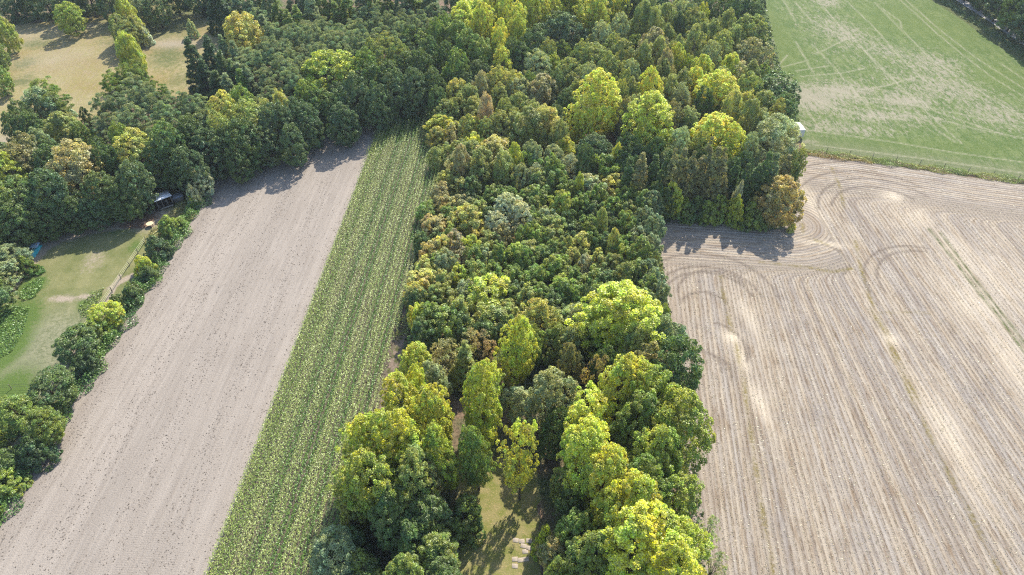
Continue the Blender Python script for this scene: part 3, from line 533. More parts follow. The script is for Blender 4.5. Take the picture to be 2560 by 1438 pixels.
TXT = """
@far hedgerow behind the dry meadow
2 68 46 11 K G tall light green birch standing at the rim of the dry meadow|the meadow side light birch
-5 195 56 8 B g|
-30 130 60 10 B g|
178 52 64 8.5 B G|isolated fresh green round tree standing alone on the dry meadow|the lone meadow tree
110 -5 70 11 B b|
60 -22 60 12 B d|
20 -15 60 12 B b|
160 -12 60 12 B b|
215 -18 70 12 B d|
265 -8 60 12 B b|
325 -28 70 13 B o|
350 12 55 10 B n|
386 12 58 11 B d|dark round tree at the far end of the tree row across the dry meadow|the dark end tree
318 35 48 11 K y .75|
298 58 44 9 B o|
346 82 50 6 H s|blue grey rounded shrub beside the tree row on the dry meadow|the blue grey shrub
315 76 50 9 B o|
305 98 36 7 H g|
338 60 36 9 K O|
328 132 52 11 K y .8|yellow green birch clump where the two dry meadows meet|the meadow birch clump
312 150 32 8 K y .9|
478 66 27 4.5 H w|small grey green bush alone on the far dry meadow|the small lone bush
430 -20 70 12 B d|
490 -22 70 12 B b|
540 -18 60 12 S D|
548 22 46 13 S D|
562 45 36 12 S D|
@conifers along the dry meadow
600 26 46 14 S n|
640 12 50 15 S n|
628 52 40 12 S n|
672 22 48 15 S n|
700 48 44 13 S g|
735 18 48 15 S n|
720 72 40 12 S g|
660 80 40 11 S n|
690 95 36 10 S n|
768 8 46 15 S n|
800 20 46 15 S g|
780 45 40 13 S n|
752 55 36 12 S g|
838 10 46 15 S o|
870 30 44 14 S g|
850 46 40 12 S g|
905 8 44 15 S n|
940 22 44 15 S g|
975 14 44 15 S g|
1010 25 44 14 S n|
1040 10 44 15 S g|
1075 15 44 15 S n|
606 92 96 14 B O .86|yellow tinged round oak standing out between dark conifers and dry meadow|the yellow tinged oak
560 140 34 12 S n|
495 168 50 14 S D|near-black ragged spruce at the corner of the far dry meadow|the near-black spruce
528 165 52 15 S D|
512 200 46 12 S D|
560 195 42 13 S d|
585 205 40 12 S d|
545 225 46 10 S d|
612 198 42 12 S n|
575 235 40 10 S n|
605 232 40 11 S g|
632 222 42 11 S n|
590 160 40 12 S n|
@pine stand
650 150 50 12 N n|
665 185 50 12 N n|
690 130 50 12 N n|
700 165 52 12 N n|
730 145 50 12 N n|
745 180 52 12 N n|
720 205 52 12 N n|
765 130 50 12 N n|
790 100 48 12 N n|
815 75 46 12 N n|
775 165 50 12 N n|
755 212 50 11 N n|
690 212 50 11 N n|
800 140 50 12 N n|
825 110 48 12 N n|
850 85 46 12 N n|
880 70 46 12 N n|
860 120 48 12 N n|
835 150 50 12 N n|
895 105 48 12 N n|
915 75 46 12 N n|
930 100 46 12 N n|
945 60 44 12 N n|
960 85 46 12 N n|
980 60 44 12 N n|
1000 85 46 12 N n|
1020 55 44 12 N n|
1035 80 48 13 N n|
1055 52 42 12 N n|
1078 60 42 12 N n|
870 148 46 11 N n|
905 128 46 11 N n|
965 115 46 12 N o|
985 105 50 12 N n|
740 95 44 12 N n|
760 75 42 12 N n|
650 250 44 10 N n|
680 240 46 10 N n|
@pine clump below the dry meadow
300 182 50 12 N g|
335 190 50 12 N g|
285 215 48 11 N g|
365 205 50 12 N g|
330 225 52 12 N n|
390 225 46 11 N g|
250 262 50 11 N n|
285 252 54 12 N n|
320 262 56 12 N n|
360 250 54 12 N n|
400 262 54 12 N n|
440 255 50 12 N n|
475 265 50 12 N n|
500 255 46 11 N n|
270 300 54 12 N n|
305 315 56 12 N n|
345 300 56 12 N n|
385 310 56 12 N n|
425 300 54 12 N n|
465 310 50 11 N n|
500 300 50 11 N n|
330 345 52 11 N n|
375 345 52 11 N n|
250 330 44 9 N n|
500 345 50 10 B d|
213 285 22 5 Y d|
@edge of the wood beside the dry meadow
112 226 62 12 N g|
138 250 62 12 N g|
120 280 92 12 K n|
52 280 62 12 B d|
35 322 60 11 B d|
75 320 70 11 B d|
150 335 74 10 K o|
182 352 56 9 K o|
110 365 70 10 B n|
70 385 70 11 B q|
215 345 56 9 B g|
240 365 56 10 B d|
@oak belt above the paddock
45 410 100 12.5 B q|brown tinged dull oak next to the light green tree|the dull brown oak
192 432 118 13 B t|tan topped oak with brown tinged leaves at the head of the paddock|the tan topped oak
12 432 92 13 P G|light green tree poking into the frame above the paddock shed corner|the light green belt tree
5 500 100 12 B g|
60 500 100 12 B d|
35 555 100 10 B d|
130 480 90 12 B b|
120 400 80 12 B d|
255 480 90 11 B d|
300 470 70 11 B d|
345 378 98 13 B O .97|yellow green lobed oak above the timber shelter|the lobed oak above the shelter
270 395 66 12 B d|
300 350 60 12 B g|
410 345 72 12 B g|
325 445 84 12 B b|
400 385 78 12 B d|
425 372 78 13 B d|
470 400 80 12 B b|
232 520 60 8 B b|
180 530 70 8 B d|
110 555 60 7 B d|
290 505 50 7 B b|
480 350 80 12 B d|
530 375 84 11 B b|
560 285 84 13 B O|tan flecked oak in the belt just above the shaded field|the tan flecked oak
545 330 76 13 B o|
600 245 66 12 B g|
622 300 92 13 B o|
610 350 84 12 B d|
655 345 74 11 B b|
590 395 60 9 B d|
668 272 52 12 K O|
700 262 50 12 K O|
690 310 76 12 B b|
720 340 66 11 B b|
735 285 66 12 B b|
770 300 70 11 B b|
770 240 62 12 B g|
830 205 128 14 B G .97|broad bright green oak bulging over the field corner|the bright green oak
800 270 76 10 B d|
845 275 76 10 B d|
890 235 72 13 B b|
860 300 64 10 B b|
905 170 74 13 B g|
942 150 66 13 B o|
930 200 70 13 B d|
935 250 66 12 B b|
975 185 70 13 B d|
995 145 60 13 B o|
1040 110 80 13 B g|
1020 165 76 13 B d|
1060 165 70 13 B d|
985 225 66 12 B b|
1035 215 66 12 B b|
1080 205 60 12 B d|
1075 130 60 13 B d|
965 265 50 8 B b|
1090 245 50 10 B d|
@grey bushes at the field corner
505 446 52 6.5 B s|pale grey green bush at the top corner of the bare field|the pale bush at the field corner
480 476 28 4.5 H s|
482 492 26 3 H y|small yellowing shrub between pale bushes and the hedge|the small yellowing shrub
@hedge between paddock and bare field
446 561 42 2.6 H g|
419 566 49 3.8 H g|
392 616 53 4.2 H b|
356 659 46 4 H y|smaller yellow green hawthorn in the paddock hedge|the smaller yellow hawthorn
369 681 37 3 H d|
324 726 46 4 H d|
294 756 37 3 H d|
268 793 67 4.6 B y|larger yellow green hawthorn in the paddock hedge|the larger yellow hawthorn
242 829 63 4 H g|
196 859 89 6 B d|dark thorn tree beside the bare earth patch of the paddock|the dark thorn tree
209 906 56 4 H D|
136 976 106 6 B d|biggest dark hedge tree between paddock and bare field|the big dark hedge tree
54 1036 96 6 B g|
109 1071 79 6 B g|
79 1121 77 5 H D|
24 1156 72 4 H d|
9 1206 77 3.5 H g|
-36 1111 77 4 H g|
-46 1251 77 4 H g|
@bushes beside the paddock fence
16 648 84 6 B n|grey green bush tree at the fence corner of the paddock|the grey green bush tree
0 690 90 6 B n|
-40 740 100 6 B d|
60 655 36 4 H g|
-40 600 100 9 B d|
@bright poplar grove
1120 50 46 14 B g|
1090 82 50 13 B g|
1160 55 80 16 P y .9|
1195 40 80 16 P y .82|
1240 22 62 17 P y .55|tallest bright yellow plume at the head of the poplar grove|the tallest yellow plume
1213 88 46 15 P y .62|
1190 95 34 14 P Y .4|small golden tree among green poplars near the maize end|the small golden poplar
1166 105 34 13 P Y .4|
1247 98 42 15 P Y .55|
1270 60 44 15 P y .7|
1297 62 52 16 P y .5|
1290 100 44 14 P y .8|
1327 20 62 18 P y .45|
1345 45 56 16 P y .75|
1374 28 54 16 P y .72|
1140 110 60 14 P g|
1175 140 66 13 P g|
1215 140 60 14 P g|
1245 140 40 13 P y .9|
1262 172 48 11 P y .7|
1205 180 66 11 B d|
1150 165 60 12 B g|
1160 200 60 10 B d|
1130 190 50 10 B g|
1120 140 50 12 B d|
1100 225 44 9 B d|
1280 130 50 12 B d|
1448 12 62 16 P y .8|
1472 48 66 16 P y .72|
1420 12 50 15 P y .85|
1400 -20 60 15 B g|
1495 72 44 14 P y .8|
1538 20 58 16 P y .85|
1545 62 56 14 B w|
1505 10 50 15 B d|
1290 -20 60 15 B b|
1210 -18 60 15 B D|
1150 -20 60 15 B b|
1580 -10 60 15 B b|
@big wood between maize and green meadow
1402 88 106 14 B b|largest dark blue green dome tree just below the poplar grove|the largest dark dome tree
1335 118 78 13 B d|
1370 130 46 12 B o|
1300 150 56 11 B d|
1345 172 62 11 B w|
1385 160 46 10 B G|
1418 172 62 11 B o|
1455 150 56 11 B o|
1460 185 60 11 B o|
1505 98 56 12 B w|
1488 148 76 12 B o|
1530 108 50 12 B o|
1556 138 76 13 B o|
1520 180 60 11 B o|
1625 25 64 15 K o|
1600 55 56 14 K o|
1665 45 54 14 K o|
1633 70 52 13 K o|
1626 118 72 14 K t|large tan tipped birch standing tall in the upper wood|the large tan tipped birch
1610 150 52 13 K o|
1650 140 56 13 K o|
1670 88 50 13 K o|
1694 60 42 13 K d|
1704 22 44 13 B w|
1725 75 62 13 B o|
1762 22 34 13 B y .9|small yellow green round tree high up near the meadow side|the small yellowish tree
1790 15 56 13 B d|
1735 35 50 13 B b|
1755 55 50 13 K o|
1780 80 52 13 K o|
1811 68 50 13 K o|
1830 40 56 13 B d|
1868 42 80 13 B d|dark olive tree overhanging the top edge of the green meadow|the dark olive edge tree
1845 10 60 13 B d|
1885 5 50 12 B b|
1650 5 60 14 B b|
1872 88 82 13 B o .97|
1838 98 54 12 K o|
1805 120 68 13 B o|
1880 142 84 13 B q|brown tinged round tree bulging onto the green meadow edge|the brown edge tree
1835 165 54 12 K y|
1780 145 50 12 B w|
1733 128 62 13 K o|
1700 125 50 13 K o|
1674 130 28 13 K d|
1755 105 50 12 K o|
1720 165 42 11 B G|
1690 172 48 12 P y .85|
1665 172 46 13 K t|
1642 195 52 12 K o|
1760 188 52 13 P y .8|
1800 185 50 12 B w|
1875 186 54 12 K o|
1842 190 66 10 W p|whitish grey willow near the green meadow side of the wood|the whitish willow
1824 225 52 10 W p|
1785 240 84 14 P Y .35|golden yellow maple deep in the wood near the white willow|the golden yellow maple
1742 212 48 13 P Y .5|
1755 250 50 12 B d|
1935 238 110 12 B d|large deep green oak on the corner of the green meadow|the meadow corner oak
1960 285 84 11 B d|
1880 230 60 11 B o|
1900 262 60 11 K o|
1860 255 50 11 K O|
1830 280 60 12 K O|
1868 300 60 12 K o|
1625 236 46 14 P Y .45|
1640 262 54 12 K o|
1670 225 60 12 K o|
1708 240 60 12 W w|
1700 205 50 12 K o|
1735 285 52 12 B w|
1720 310 50 12 B D|
1690 290 56 12 B q|
1660 270 50 12 K o|
1580 180 52 12 B w|
1553 205 48 12 B o|
1549 240 44 12 B o|
1580 225 50 12 K o|
1595 260 52 12 B w|
1565 275 44 11 B q|
1139 232 58 9 B O|
1168 250 50 9 K o|
1120 282 60 8 B o|
1145 270 50 8 B o|
1218 268 36 11 K k|pinkish brown dead birch rising from olive trees|the pinkish brown dead birch
1185 275 50 8 K O|
1205 215 46 10 K t|
1240 205 56 10 B O|
1275 200 64 11 B O|
1295 222 62 10 B w|
1250 240 50 9 B o|
1260 285 52 9 B o|
1297 272 60 9 B o|
1325 205 50 10 B g|
1354 245 76 10 K t|tan tipped feathery birch beside a dark green tree|the tan feathery birch
1330 290 50 9 K o|
1385 215 50 10 B d|
1414 245 54 11 B d|
1395 285 50 10 B d|
1440 225 50 10 B o|
1430 205 46 10 K o|
1460 262 50 9 W s|
1502 262 88 17 P Y .12|tall brilliant yellow poplar in the middle of the wood|the brilliant yellow poplar
1434 312 52 10 T Y .3|
1455 330 44 9 T y .5|
1480 205 50 11 B w|
1105 322 58 6 Y y|
1095 345 40 5 Y O|
1138 340 44 7 D t|
1165 320 48 8 B o|
1190 325 50 7 Y y|
1215 320 46 9 B o|
1253 322 66 9 B o|
1290 320 50 9 K o|
1320 330 80 11 K o|
1367 322 74 11 K O|
1400 340 50 10 K o|
1415 375 50 8 K y|
1387 395 52 8 B w|
1186 358 50 7 Y y|
1150 375 48 7 Y o|
1115 375 40 6 Y o|
1095 395 44 6 K o|
1160 405 50 9 K t|
1232 392 94 10 K O|wide drooping olive birch at the maize side of the wood|the wide drooping birch
1205 425 66 9 K o|
1265 420 56 9 K o|
1293 385 40 10 K y|
1340 375 54 10 B w|
1320 400 50 8 Y g|
1119 450 44 6 Y O|
1135 430 46 7 D t|
1105 475 44 6 Y t|
1150 465 46 6 Y o|
1180 470 46 6 Y d|
1340 430 50 8 W s|
1300 440 46 7 B w|
1380 430 52 8 Y g|
1425 420 56 7 W s|
1450 445 26 9 K G|slim light green birch spire at the top of the young plantation|the slim light green spire
1488 378 84 11 B b|
1470 400 50 10 B d|
1540 380 30 10 K y|
1516 418 58 8 Y g|
1545 430 54 8 Y g|
1560 400 50 9 B D|
1575 360 56 12 B D|
1628 325 108 15 P y .62|broad yellow green maple with golden sprays beside the brilliant yellow poplar|the broad yellowish maple
1640 385 56 10 B d|
1600 385 50 11 B D|
1585 420 50 10 B D|
1700 372 78 11 W w|grey green willow above the brown spruce row|the small grey willow
1670 395 50 10 W w|
1780 338 92 14 P Y .5|bright yellow crown above the brown spruce row|the yellow crown by spruces
1832 368 58 12 P y .5|
1800 400 50 9 P y .8|
1745 360 50 11 B o|
1760 385 50 11 B d|
1895 308 70 11 W w|
1950 285 56 11 W O|
1930 362 122 12 W w|huge grey green willow filling the stubble corner of the wood|the huge grey willow
1880 365 60 11 W w|
1995 395 36 8 B o|
1975 420 40 8 B d|
1860 400 50 10 B D|
1835 420 50 10 B D|
1690 445 40 10 S d|
@spruce row on the notch of the stubble field
1598 445 40 15.5 S q|
1628 440 40 13 S d|
1655 452 38 13 S d|
1675 448 38 15.5 S q|
1700 455 36 13 S q|
1722 448 38 15.5 S q|
1740 455 34 13 S q|
1756 445 38 15.5 S q|
1783 450 38 15.5 S q|
1808 450 36 15.5 S q|
1830 460 34 12 S d|
1874 462 40 13 S d|
1895 460 38 13 S d|
1920 460 38 13 S n|
1850 480 34 11 S d|
1961 440 32 10 S q|
1572 455 40 12 S d|
1681 485 48 8 K y .95|yellow green bush tree in front of the brown spruces|the yellowish bush tree
1660 500 60 7 B d|
1640 480 50 8 B d|
1955 492 96 11 B r .98|golden brown oak on the corner where wood meets stubble|the golden brown oak
1925 505 46 8 B q|
1709 520 42 4.5 H g|
1740 515 44 5 H d|
1768 520 50 5 H g|
1798 518 44 5 H g|
1822 522 50 5 H G|
1850 505 36 7 H G|
1876 528 58 5.5 H g|
1905 532 50 5 H d|
1845 470 22 9 K s|
1980 565 18 2 H O|
@young plantation
1115 523 50 5.5 Y r|orange tinged young tree at the maize edge of the plantation|the orange young tree
1090 575 66 5.5 Y r|
1151 510 46 6 Y t|
1172 556 72 7 Y O|
1200 520 46 6 Y o|
1235 500 46 6 Y g|
1269 522 72 8 B s|silvery white poplar clump shining inside the young plantation|the silvery poplar
1243 555 60 7 B s|
1300 540 56 7 B s|
1270 495 46 6 Y g|
1310 500 46 6 Y g|
1340 492 58 7 Y g|
1400 512 52 7 Y G|bright green bushy young tree near the slim spire|the bright bushy tree
1390 455 60 7 Y g|
1350 455 50 7 Y o|
1430 480 46 6 Y g|
1474 468 60 7 Y w|
1454 512 46 6 Y g|
1500 495 46 7 Y g|
1538 468 60 7 Y O|
1528 510 48 7 Y g|
1560 500 50 7 Y g|
1590 480 46 7 Y O|
1370 540 44 6 Y w|
1333 545 46 6 Y g|
1345 590 44 6 Y G|
1390 575 56 6 Y o|
1420 555 44 6 Y d|
1425 600 34 7 K o|
1450 612 56 7 K O|
1470 560 46 7 Y g|
1501 545 34 8 K o|
1534 585 34 9 K O|tall slim pale olive birch in the plantation near the spiky edge trees|the slim pale birch
1568 568 48 7 Y g|
1570 530 48 7 Y o|
1480 600 44 6 Y g|
1510 610 50 6 Y d|
1138 602 46 6 Y k|
1105 620 50 6 Y O|
1078 630 56 6 Y r|
1155 645 46 6 D k|pink brown half bare tree in the plantation by the maize|the pink brown tree
1120 660 50 6 Y w|
1070 670 50 5 Y O|
1180 612 46 6 Y y|
1190 645 50 6 Y g|
1229 602 52 6 Y o|
1215 640 46 6 Y w|
1256 590 46 6 Y q|
1283 630 56 7 Y G|
1250 640 46 6 Y g|
1310 590 40 6 Y g|
1310 645 46 6 Y g|
1353 640 56 6 Y g|
1390 625 46 6 Y g|
1400 660 46 6 Y g|
1430 645 46 6 Y O|
1464 657 30 5 Y s|
1500 648 46 6 Y O|
1525 660 46 6 Y o|
1565 642 44 6 Y G|
1545 620 44 6 Y g|
1383 682 62 6 Y G|
1340 690 50 6 Y g|
1434 690 48 6 Y g|
1487 695 56 6 Y g|
1525 700 50 6 Y d|
1561 692 54 7 K o|
1286 689 52 6 Y g|
1235 680 48 6 Y g|
1190 685 48 6 Y o|
1148 685 46 6 Y y|
1105 705 48 6 Y o|
1062 705 66 6 Y O|
1045 740 50 5 Y O|
1085 740 50 6 Y o|
1120 735 50 6 Y o|
1165 725 50 6 Y w|
1222 738 96 8 Y y .9|yellow tipped bushy tree in the lower plantation|the yellow tipped tree
1270 735 46 6 Y g|
1319 745 54 6 Y o|
1355 735 46 6 Y g|
1400 722 56 6 Y G|
1440 735 46 6 Y g|
1474 745 46 6 Y d|
1510 740 50 6 Y g|
1550 740 50 6 Y d|
1041 788 46 6 Y y .85|bright yellow green sapling at the plantation corner beside the maize|the maize side sapling
1075 785 54 7 Y g|
1111 805 84 8 Y g|
1060 830 56 7 Y d|
1150 780 56 7 Y o|
1165 820 56 7 Y d|
1225 800 80 8 Y o|
1205 835 56 7 Y d|
1269 785 54 7 Y o|
1285 820 54 7 B d|
1346 800 90 9 B O|
1325 850 70 9 B g|
1380 840 66 9 B o|
1447 800 52 9 P w|
1420 850 60 9 B w|
1480 830 60 9 B d|
1600 515 48 8 A g|
1625 520 44 8.5 A n|
1608 555 50 8 A n|
1632 575 46 8.5 A n|spiky upright tree on the plantation corner facing the stubble notch|the spiky corner tree
1600 595 48 8 A n|
1628 620 48 8 A n|
1600 640 50 8 A g|
1640 665 32 7 A o|
1622 680 48 8 A n|
1592 685 48 7 A g|
1640 715 50 8 A n|
1610 725 50 8 A g|
1600 760 56 8 A g|
1650 755 50 8 A n|
@tall trees at the near end of the wood
1558 800 165 17 P y .70|massive yellow green maple crown above the dark stubble side tree|the massive maple
1500 800 70 15 P y .85|
1575 870 100 13 P o|
1668 830 112 13 B n|
1640 790 60 11 B g|
1690 925 122 14 B d|broad dark green tree leaning over the stubble field edge|the broad edge tree
1620 910 100 13 B q|
1660 1000 80 11 B D|
1560 930 80 12 B D|
1510 900 70 12 B d|
1214 870 44 8 D k|
1098 898 70 9 D t|bare twiggy brown tree near the maize in the near wood|the bare twiggy tree
1158 895 50 9 D o|
1158 915 50 9 S o|
1180 855 50 8 D t|
1283 885 76 15 P y .72|tall yellow green tree rising between bare trees and the grey dome|the tall yellow green tree
1034 915 76 11 P y .85|
1085 945 66 9 K w|
1206 965 74 15 P y .58|yellow topped slender tree behind the clearing|the yellow topped tree
1125 880 44 8 D q|
1255 940 50 9 D q|
1197 1035 92 17 P y .92|
1192 1125 66 17 P g .93|
1300 1010 74 9 P w|
1384 975 118 13 B w|dense grey green dome tree in the near wood|the grey green dome tree
1373 1065 80 10 B d|
1476 955 66 12 D r|orange tan thin tree beside the grey green dome|the orange tan thin tree
1440 900 60 11 B q|
1300 1150 76 17 T y .66|slender yellow green tree standing alone in the clearing|the slender clearing tree
1560 985 110 16 P y .9|
1625 985 120 17 P G .9|
1459 1065 112 16 T y .66|
1668 1075 130 17 P G .93|
1590 1080 110 15 P g|
1640 1150 120 17 P G .93|
1464 1160 126 17 P y .70|
1505 1235 110 16 P y .85|
1597 1235 110 15 P g|
1680 1255 110 13 P G|
1570 1310 120 16 P y .85|
1597 1370 170 17 P y .84|widest yellow green crown at the near end beside the stubble|the widest yellow crown
1700 1360 124 14 P G .9|
1660 1430 140 15 P y .9|
1460 1330 90 12 P g|
1480 1420 110 12 P g|
1365 1330 52 8 H G|
1385 1375 76 7 B t|
1400 1440 70 7 B g|
1728 1215 40 8 D w|
1765 1345 46 8 D w|
1770 1420 50 9 D w|
1410 1200 60 8 B o|
1430 1260 70 9 B d|
1034 985 56 12 P y .75|
1010 1040 100 15 P y .88|
1095 1055 90 15 P y .80|
1055 1010 70 11 K o|
915 1110 106 14 P y .95|
975 1120 120 16 P y .93|broad light yellowish crown over the maize edge|the broad light crown
1045 1120 100 15 P y .92|
1115 1150 80 14 P G .90|
900 1205 100 12 P G|
955 1230 120 14 P G|
1030 1205 100 14 P o|
1065 1170 70 11 B q|
1047 1290 104 10 K d|
1160 1268 84 8 H d|
1090 1370 110 8 K g|
1021 1345 90 9 K d|
880 1285 56 6 H o|
887 1345 60 5 H b|
844 1395 130 7 B n|grey olive bush at the near end of the maize edge|the maize edge bush
905 1425 90 6 H d|
1003 1425 90 8 K g|
1110 1435 80 7 K d|
960 1300 90 12 P d|
@dark wood beyond the asphalt lane
2400 -85 74 13 B g|
2415 -137 78 13 B g|
2438 -61 74 13 B d|
2453 -113 78 13 B b|
2476 -38 74 13 B d|
2491 -90 78 13 B d|
2514 -14 74 13 B b|
2529 -66 78 13 B d|
2552 9 74 13 B g|
2567 -43 78 13 B g|
2590 33 74 13 B b|
2605 -19 78 13 B b|
2628 56 74 13 B b|
2643 4 78 13 B g|
2666 80 74 13 B g|
2681 28 78 13 B g|
2704 104 74 13 B b|
2719 52 78 13 B d|
2742 127 74 13 B d|
2757 75 78 13 B g|
"""
zone = ''
for ln in TXT.strip().splitlines():
    if ln.startswith('@'): zone = ln[1:]; continue
    head, *rest = ln.split('|'); p = head.split()
    # a label may follow the numbers directly
    a = 1.0; q = p[:6]; rest_words = p[6:]
    if rest_words and rest_words[0].startswith('.'): a = float(rest_words[0]); rest_words = rest_words[1:]
    if rest_words: rest = [' '.join(rest_words)] + rest
    lab = rest[0] if rest and rest[0] else None; land = rest[1] if len(rest) > 1 and rest[1] else None
    add_tree(float(q[0]), float(q[1]), float(q[2]), float(q[3]), q[4], q[5], a, lab, land, zone)

# fill gaps in the stands so that no floor shows where the photograph shows closed canopy
def fill(poly_px, zc, spacing, n, kinds, zone, hr):
    poly = WP(poly_px, zc); lo, hi = poly.min(0), poly.max(0); placed = 0
    pts = rng.uniform(lo, hi, (n * 30, 2)); pts = pts[inside(pts, poly)]
    pos = [(t['x'], t['y'], t['R']) for t in TREES]
    for p in pts:
        if placed >= n: break
        if all((p[0] - x) ** 2 + (p[1] - y) ** 2 > (max(spacing, r_ * .95)) ** 2 for x, y, r_ in pos):
            kd, cl, rr = kinds[R.randrange(len(kinds))]; h = R.uniform(*hr); px, py = PX(p[0], p[1], h * .58)
            r_ = rr * R.uniform(.85, 1.15); pos.append((p[0], p[1], r_)); placed += 1
            add_tree(px, py, 0, h, kd, cl, 1.0, None, None, zone, xy=p, R_=r_)
fill([(1100, 250), (1100, 480), (1560, 480), (1560, 430), (1960, 430), (1990, 330), (1900, 20), (1890, -20), (1400, -20), (1150, 200)], 6, 3.1, 35, [('B', 'd', 3), ('B', 'g', 2.7), ('K', 'o', 2.5), ('B', 'o', 2.6)], 'big wood between maize and green meadow', (7.5, 10))
fill([(1060, 500), (1030, 800), (1040, 850), (1600, 850), (1620, 520), (1560, 480), (1120, 480)], 4, 1.9, 40, [('Y', 'g', 1.9), ('Y', 'd', 1.8), ('Y', 'o', 1.9)], 'young plantation', (4.6, 6))
fill([(600, 0), (560, 130), (660, 260), (1000, 110), (1100, 60), (1100, -20)], 8, 2.4, 24, [('N', 'n', 2.6)], 'pine stand', (9, 11))
fill([(-60, 380), (-60, 520), (100, 520), (330, 420), (560, 360), (900, 240), (1080, 200), (1060, 140), (700, 250), (420, 330)], 6, 3.2, 30, [('B', 'b', 3), ('B', 'd', 3)], 'oak belt above the paddock', (8, 10))

def ok_view(t):
    px, py = PX(t['x'], t['y'], t['h'] * .6); return -260 < px < 2820 and -160 < py < 1640
TREES = [t for t in TREES if ok_view(t)]
# labels: look + which one, told by a tree one can find
LAND = [t for t in TREES if t['land']]
def direction(dx, dy):
    a = math.degrees(math.atan2(-dy * 1.25, dx)) % 360
    return ['right of', 'behind and right of', 'behind', 'behind and left of', 'left of', 'in front and left of', 'in front of', 'in front and right of'][int((a + 22.5) // 45) % 8]
groups = {}
for t in TREES:
    t['vpx'], t['vpy'] = PX(t['x'], t['y'], t['h'] * .58)
for t in TREES:
    if t['label']: continue
    nb = min(LAND, key=lambda l: math.hypot(t['x'] - l['x'], t['y'] - l['y']))
    big = 'small ' if t['R'] < .75 * PROTO[t['k']]['R'] else ('large ' if t['R'] > 1.12 * PROTO[t['k']]['R'] else '')
    look = f"{big}{PAL[t['c']][3]} {KN[t['k']][2]}" + (' with yellow sprays' if t['a'] < .78 else '')
    t['dist'] = math.hypot(t['x'] - nb['x'], t['y'] - nb['y'])
    groups.setdefault((look, direction(t['vpx'] - nb['vpx'], t['vpy'] - nb['vpy']), nb['land']), []).append(t)
ORD = ['nearest', 'second nearest', 'third nearest', 'fourth nearest', 'fifth nearest', 'sixth nearest', 'seventh nearest', 'eighth nearest', 'ninth nearest', 'tenth nearest', 'eleventh nearest', 'twelfth nearest']
for (look, dr, ld), ts in groups.items():
    ts.sort(key=lambda t: t['dist'])
    for i, t in enumerate(ts):
        t['label'] = f"{look} {dr} {ld}" if len(ts) == 1 else f"{look}, {ORD[min(i, 11)]} {dr} {ld}"
        wds = t['label'].split()
        if len(t['label'].replace('-', ' ').split()) > 16: t['label'] = t['label'].replace(' nearest ', ' ', 1)
        if len(t['label'].split()) > 16: t['label'] = t['label'].replace(' with yellow sprays', '').replace(' leafy', '').replace(' crowned', '')
def place(t, i):
    pr = PROTO[t['k']]; cm, tm = pr['v'][i % len(pr['v'])]; nm = KN[t['k']][0]
    e = bpy.data.objects.new(nm, None); COL.objects.link(e); e.empty_display_size = .5
    e.location = (t['x'], t['y'], 0.0)
    sxy = t['R'] / pr['R']; sz = t['h'] / pr['h'] * R.uniform(.9, 1.12); ang = R.uniform(0, 6.28)
    e.rotation_euler = (R.gauss(0, .045), R.gauss(0, .045), ang)
    e['label'] = t['label']; e['category'] = KN[t['k']][1]; e['group'] = f"{KN[t['k']][0].replace('_', ' ')}s of the {t['zone']}"
    sx = sxy * R.uniform(.92, 1.08); sy = sxy * R.uniform(.92, 1.08)
    c = PAL[t['c']]; v = R.uniform(.86, 1.14); hr_ = R.uniform(-.06, .06)
    for nme, me in (('crown', cm), ('trunk', tm)):
        o = bpy.data.objects.new(nme, me); COL.objects.link(o); o.parent = e; o.scale = (sx, sy, sz)
        if nme == 'crown': o.color = (c[0] * v * (1 + hr_), c[1] * v, c[2] * v, t['a'])
for i, t in enumerate(TREES): place(t, R.randrange(60))
LL = [t["label"] for t in TREES]; print("TREES", len(TREES), "LONG", [l for l in LL if len(l.replace("-", " ").split()) > 16][:5], len(LL) - len(set(LL)))

# ---------------------------------------------------------------- low growth nobody could count
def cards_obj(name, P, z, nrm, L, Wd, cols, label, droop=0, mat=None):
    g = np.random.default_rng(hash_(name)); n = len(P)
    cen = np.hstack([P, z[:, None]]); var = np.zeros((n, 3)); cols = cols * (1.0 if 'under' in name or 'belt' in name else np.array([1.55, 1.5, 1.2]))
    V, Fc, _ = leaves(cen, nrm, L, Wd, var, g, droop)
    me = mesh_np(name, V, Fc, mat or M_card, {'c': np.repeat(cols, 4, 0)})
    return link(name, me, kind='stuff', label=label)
def card_mat(name, tr=.28):
    k = NT(name); col = k.attrc('c'); d = k.n('ShaderNodeBsdfDiffuse'); k.set(d.inputs[0], col); t = k.n('ShaderNodeBsdfTranslucent'); k.set(t.inputs[0], col)
    gl = k.n('ShaderNodeBsdfGlossy'); gl.inputs['Roughness'].default_value = .4; k.set(gl.inputs[0], (.7, .75, .7))
    m = k.n('ShaderNodeMixShader'); m.inputs[0].default_value = tr; k.t.links.new(d.outputs[0], m.inputs[1]); k.t.links.new(t.outputs[0], m.inputs[2])
    m2 = k.n('ShaderNodeMixShader'); m2.inputs[0].default_value = .05; k.t.links.new(m.outputs[0], m2.inputs[1]); k.t.links.new(gl.outputs[0], m2.inputs[2])
    k.t.links.new(m2.outputs[0], k.out.inputs[0]); return k.m
M_card = card_mat("low_leaves")
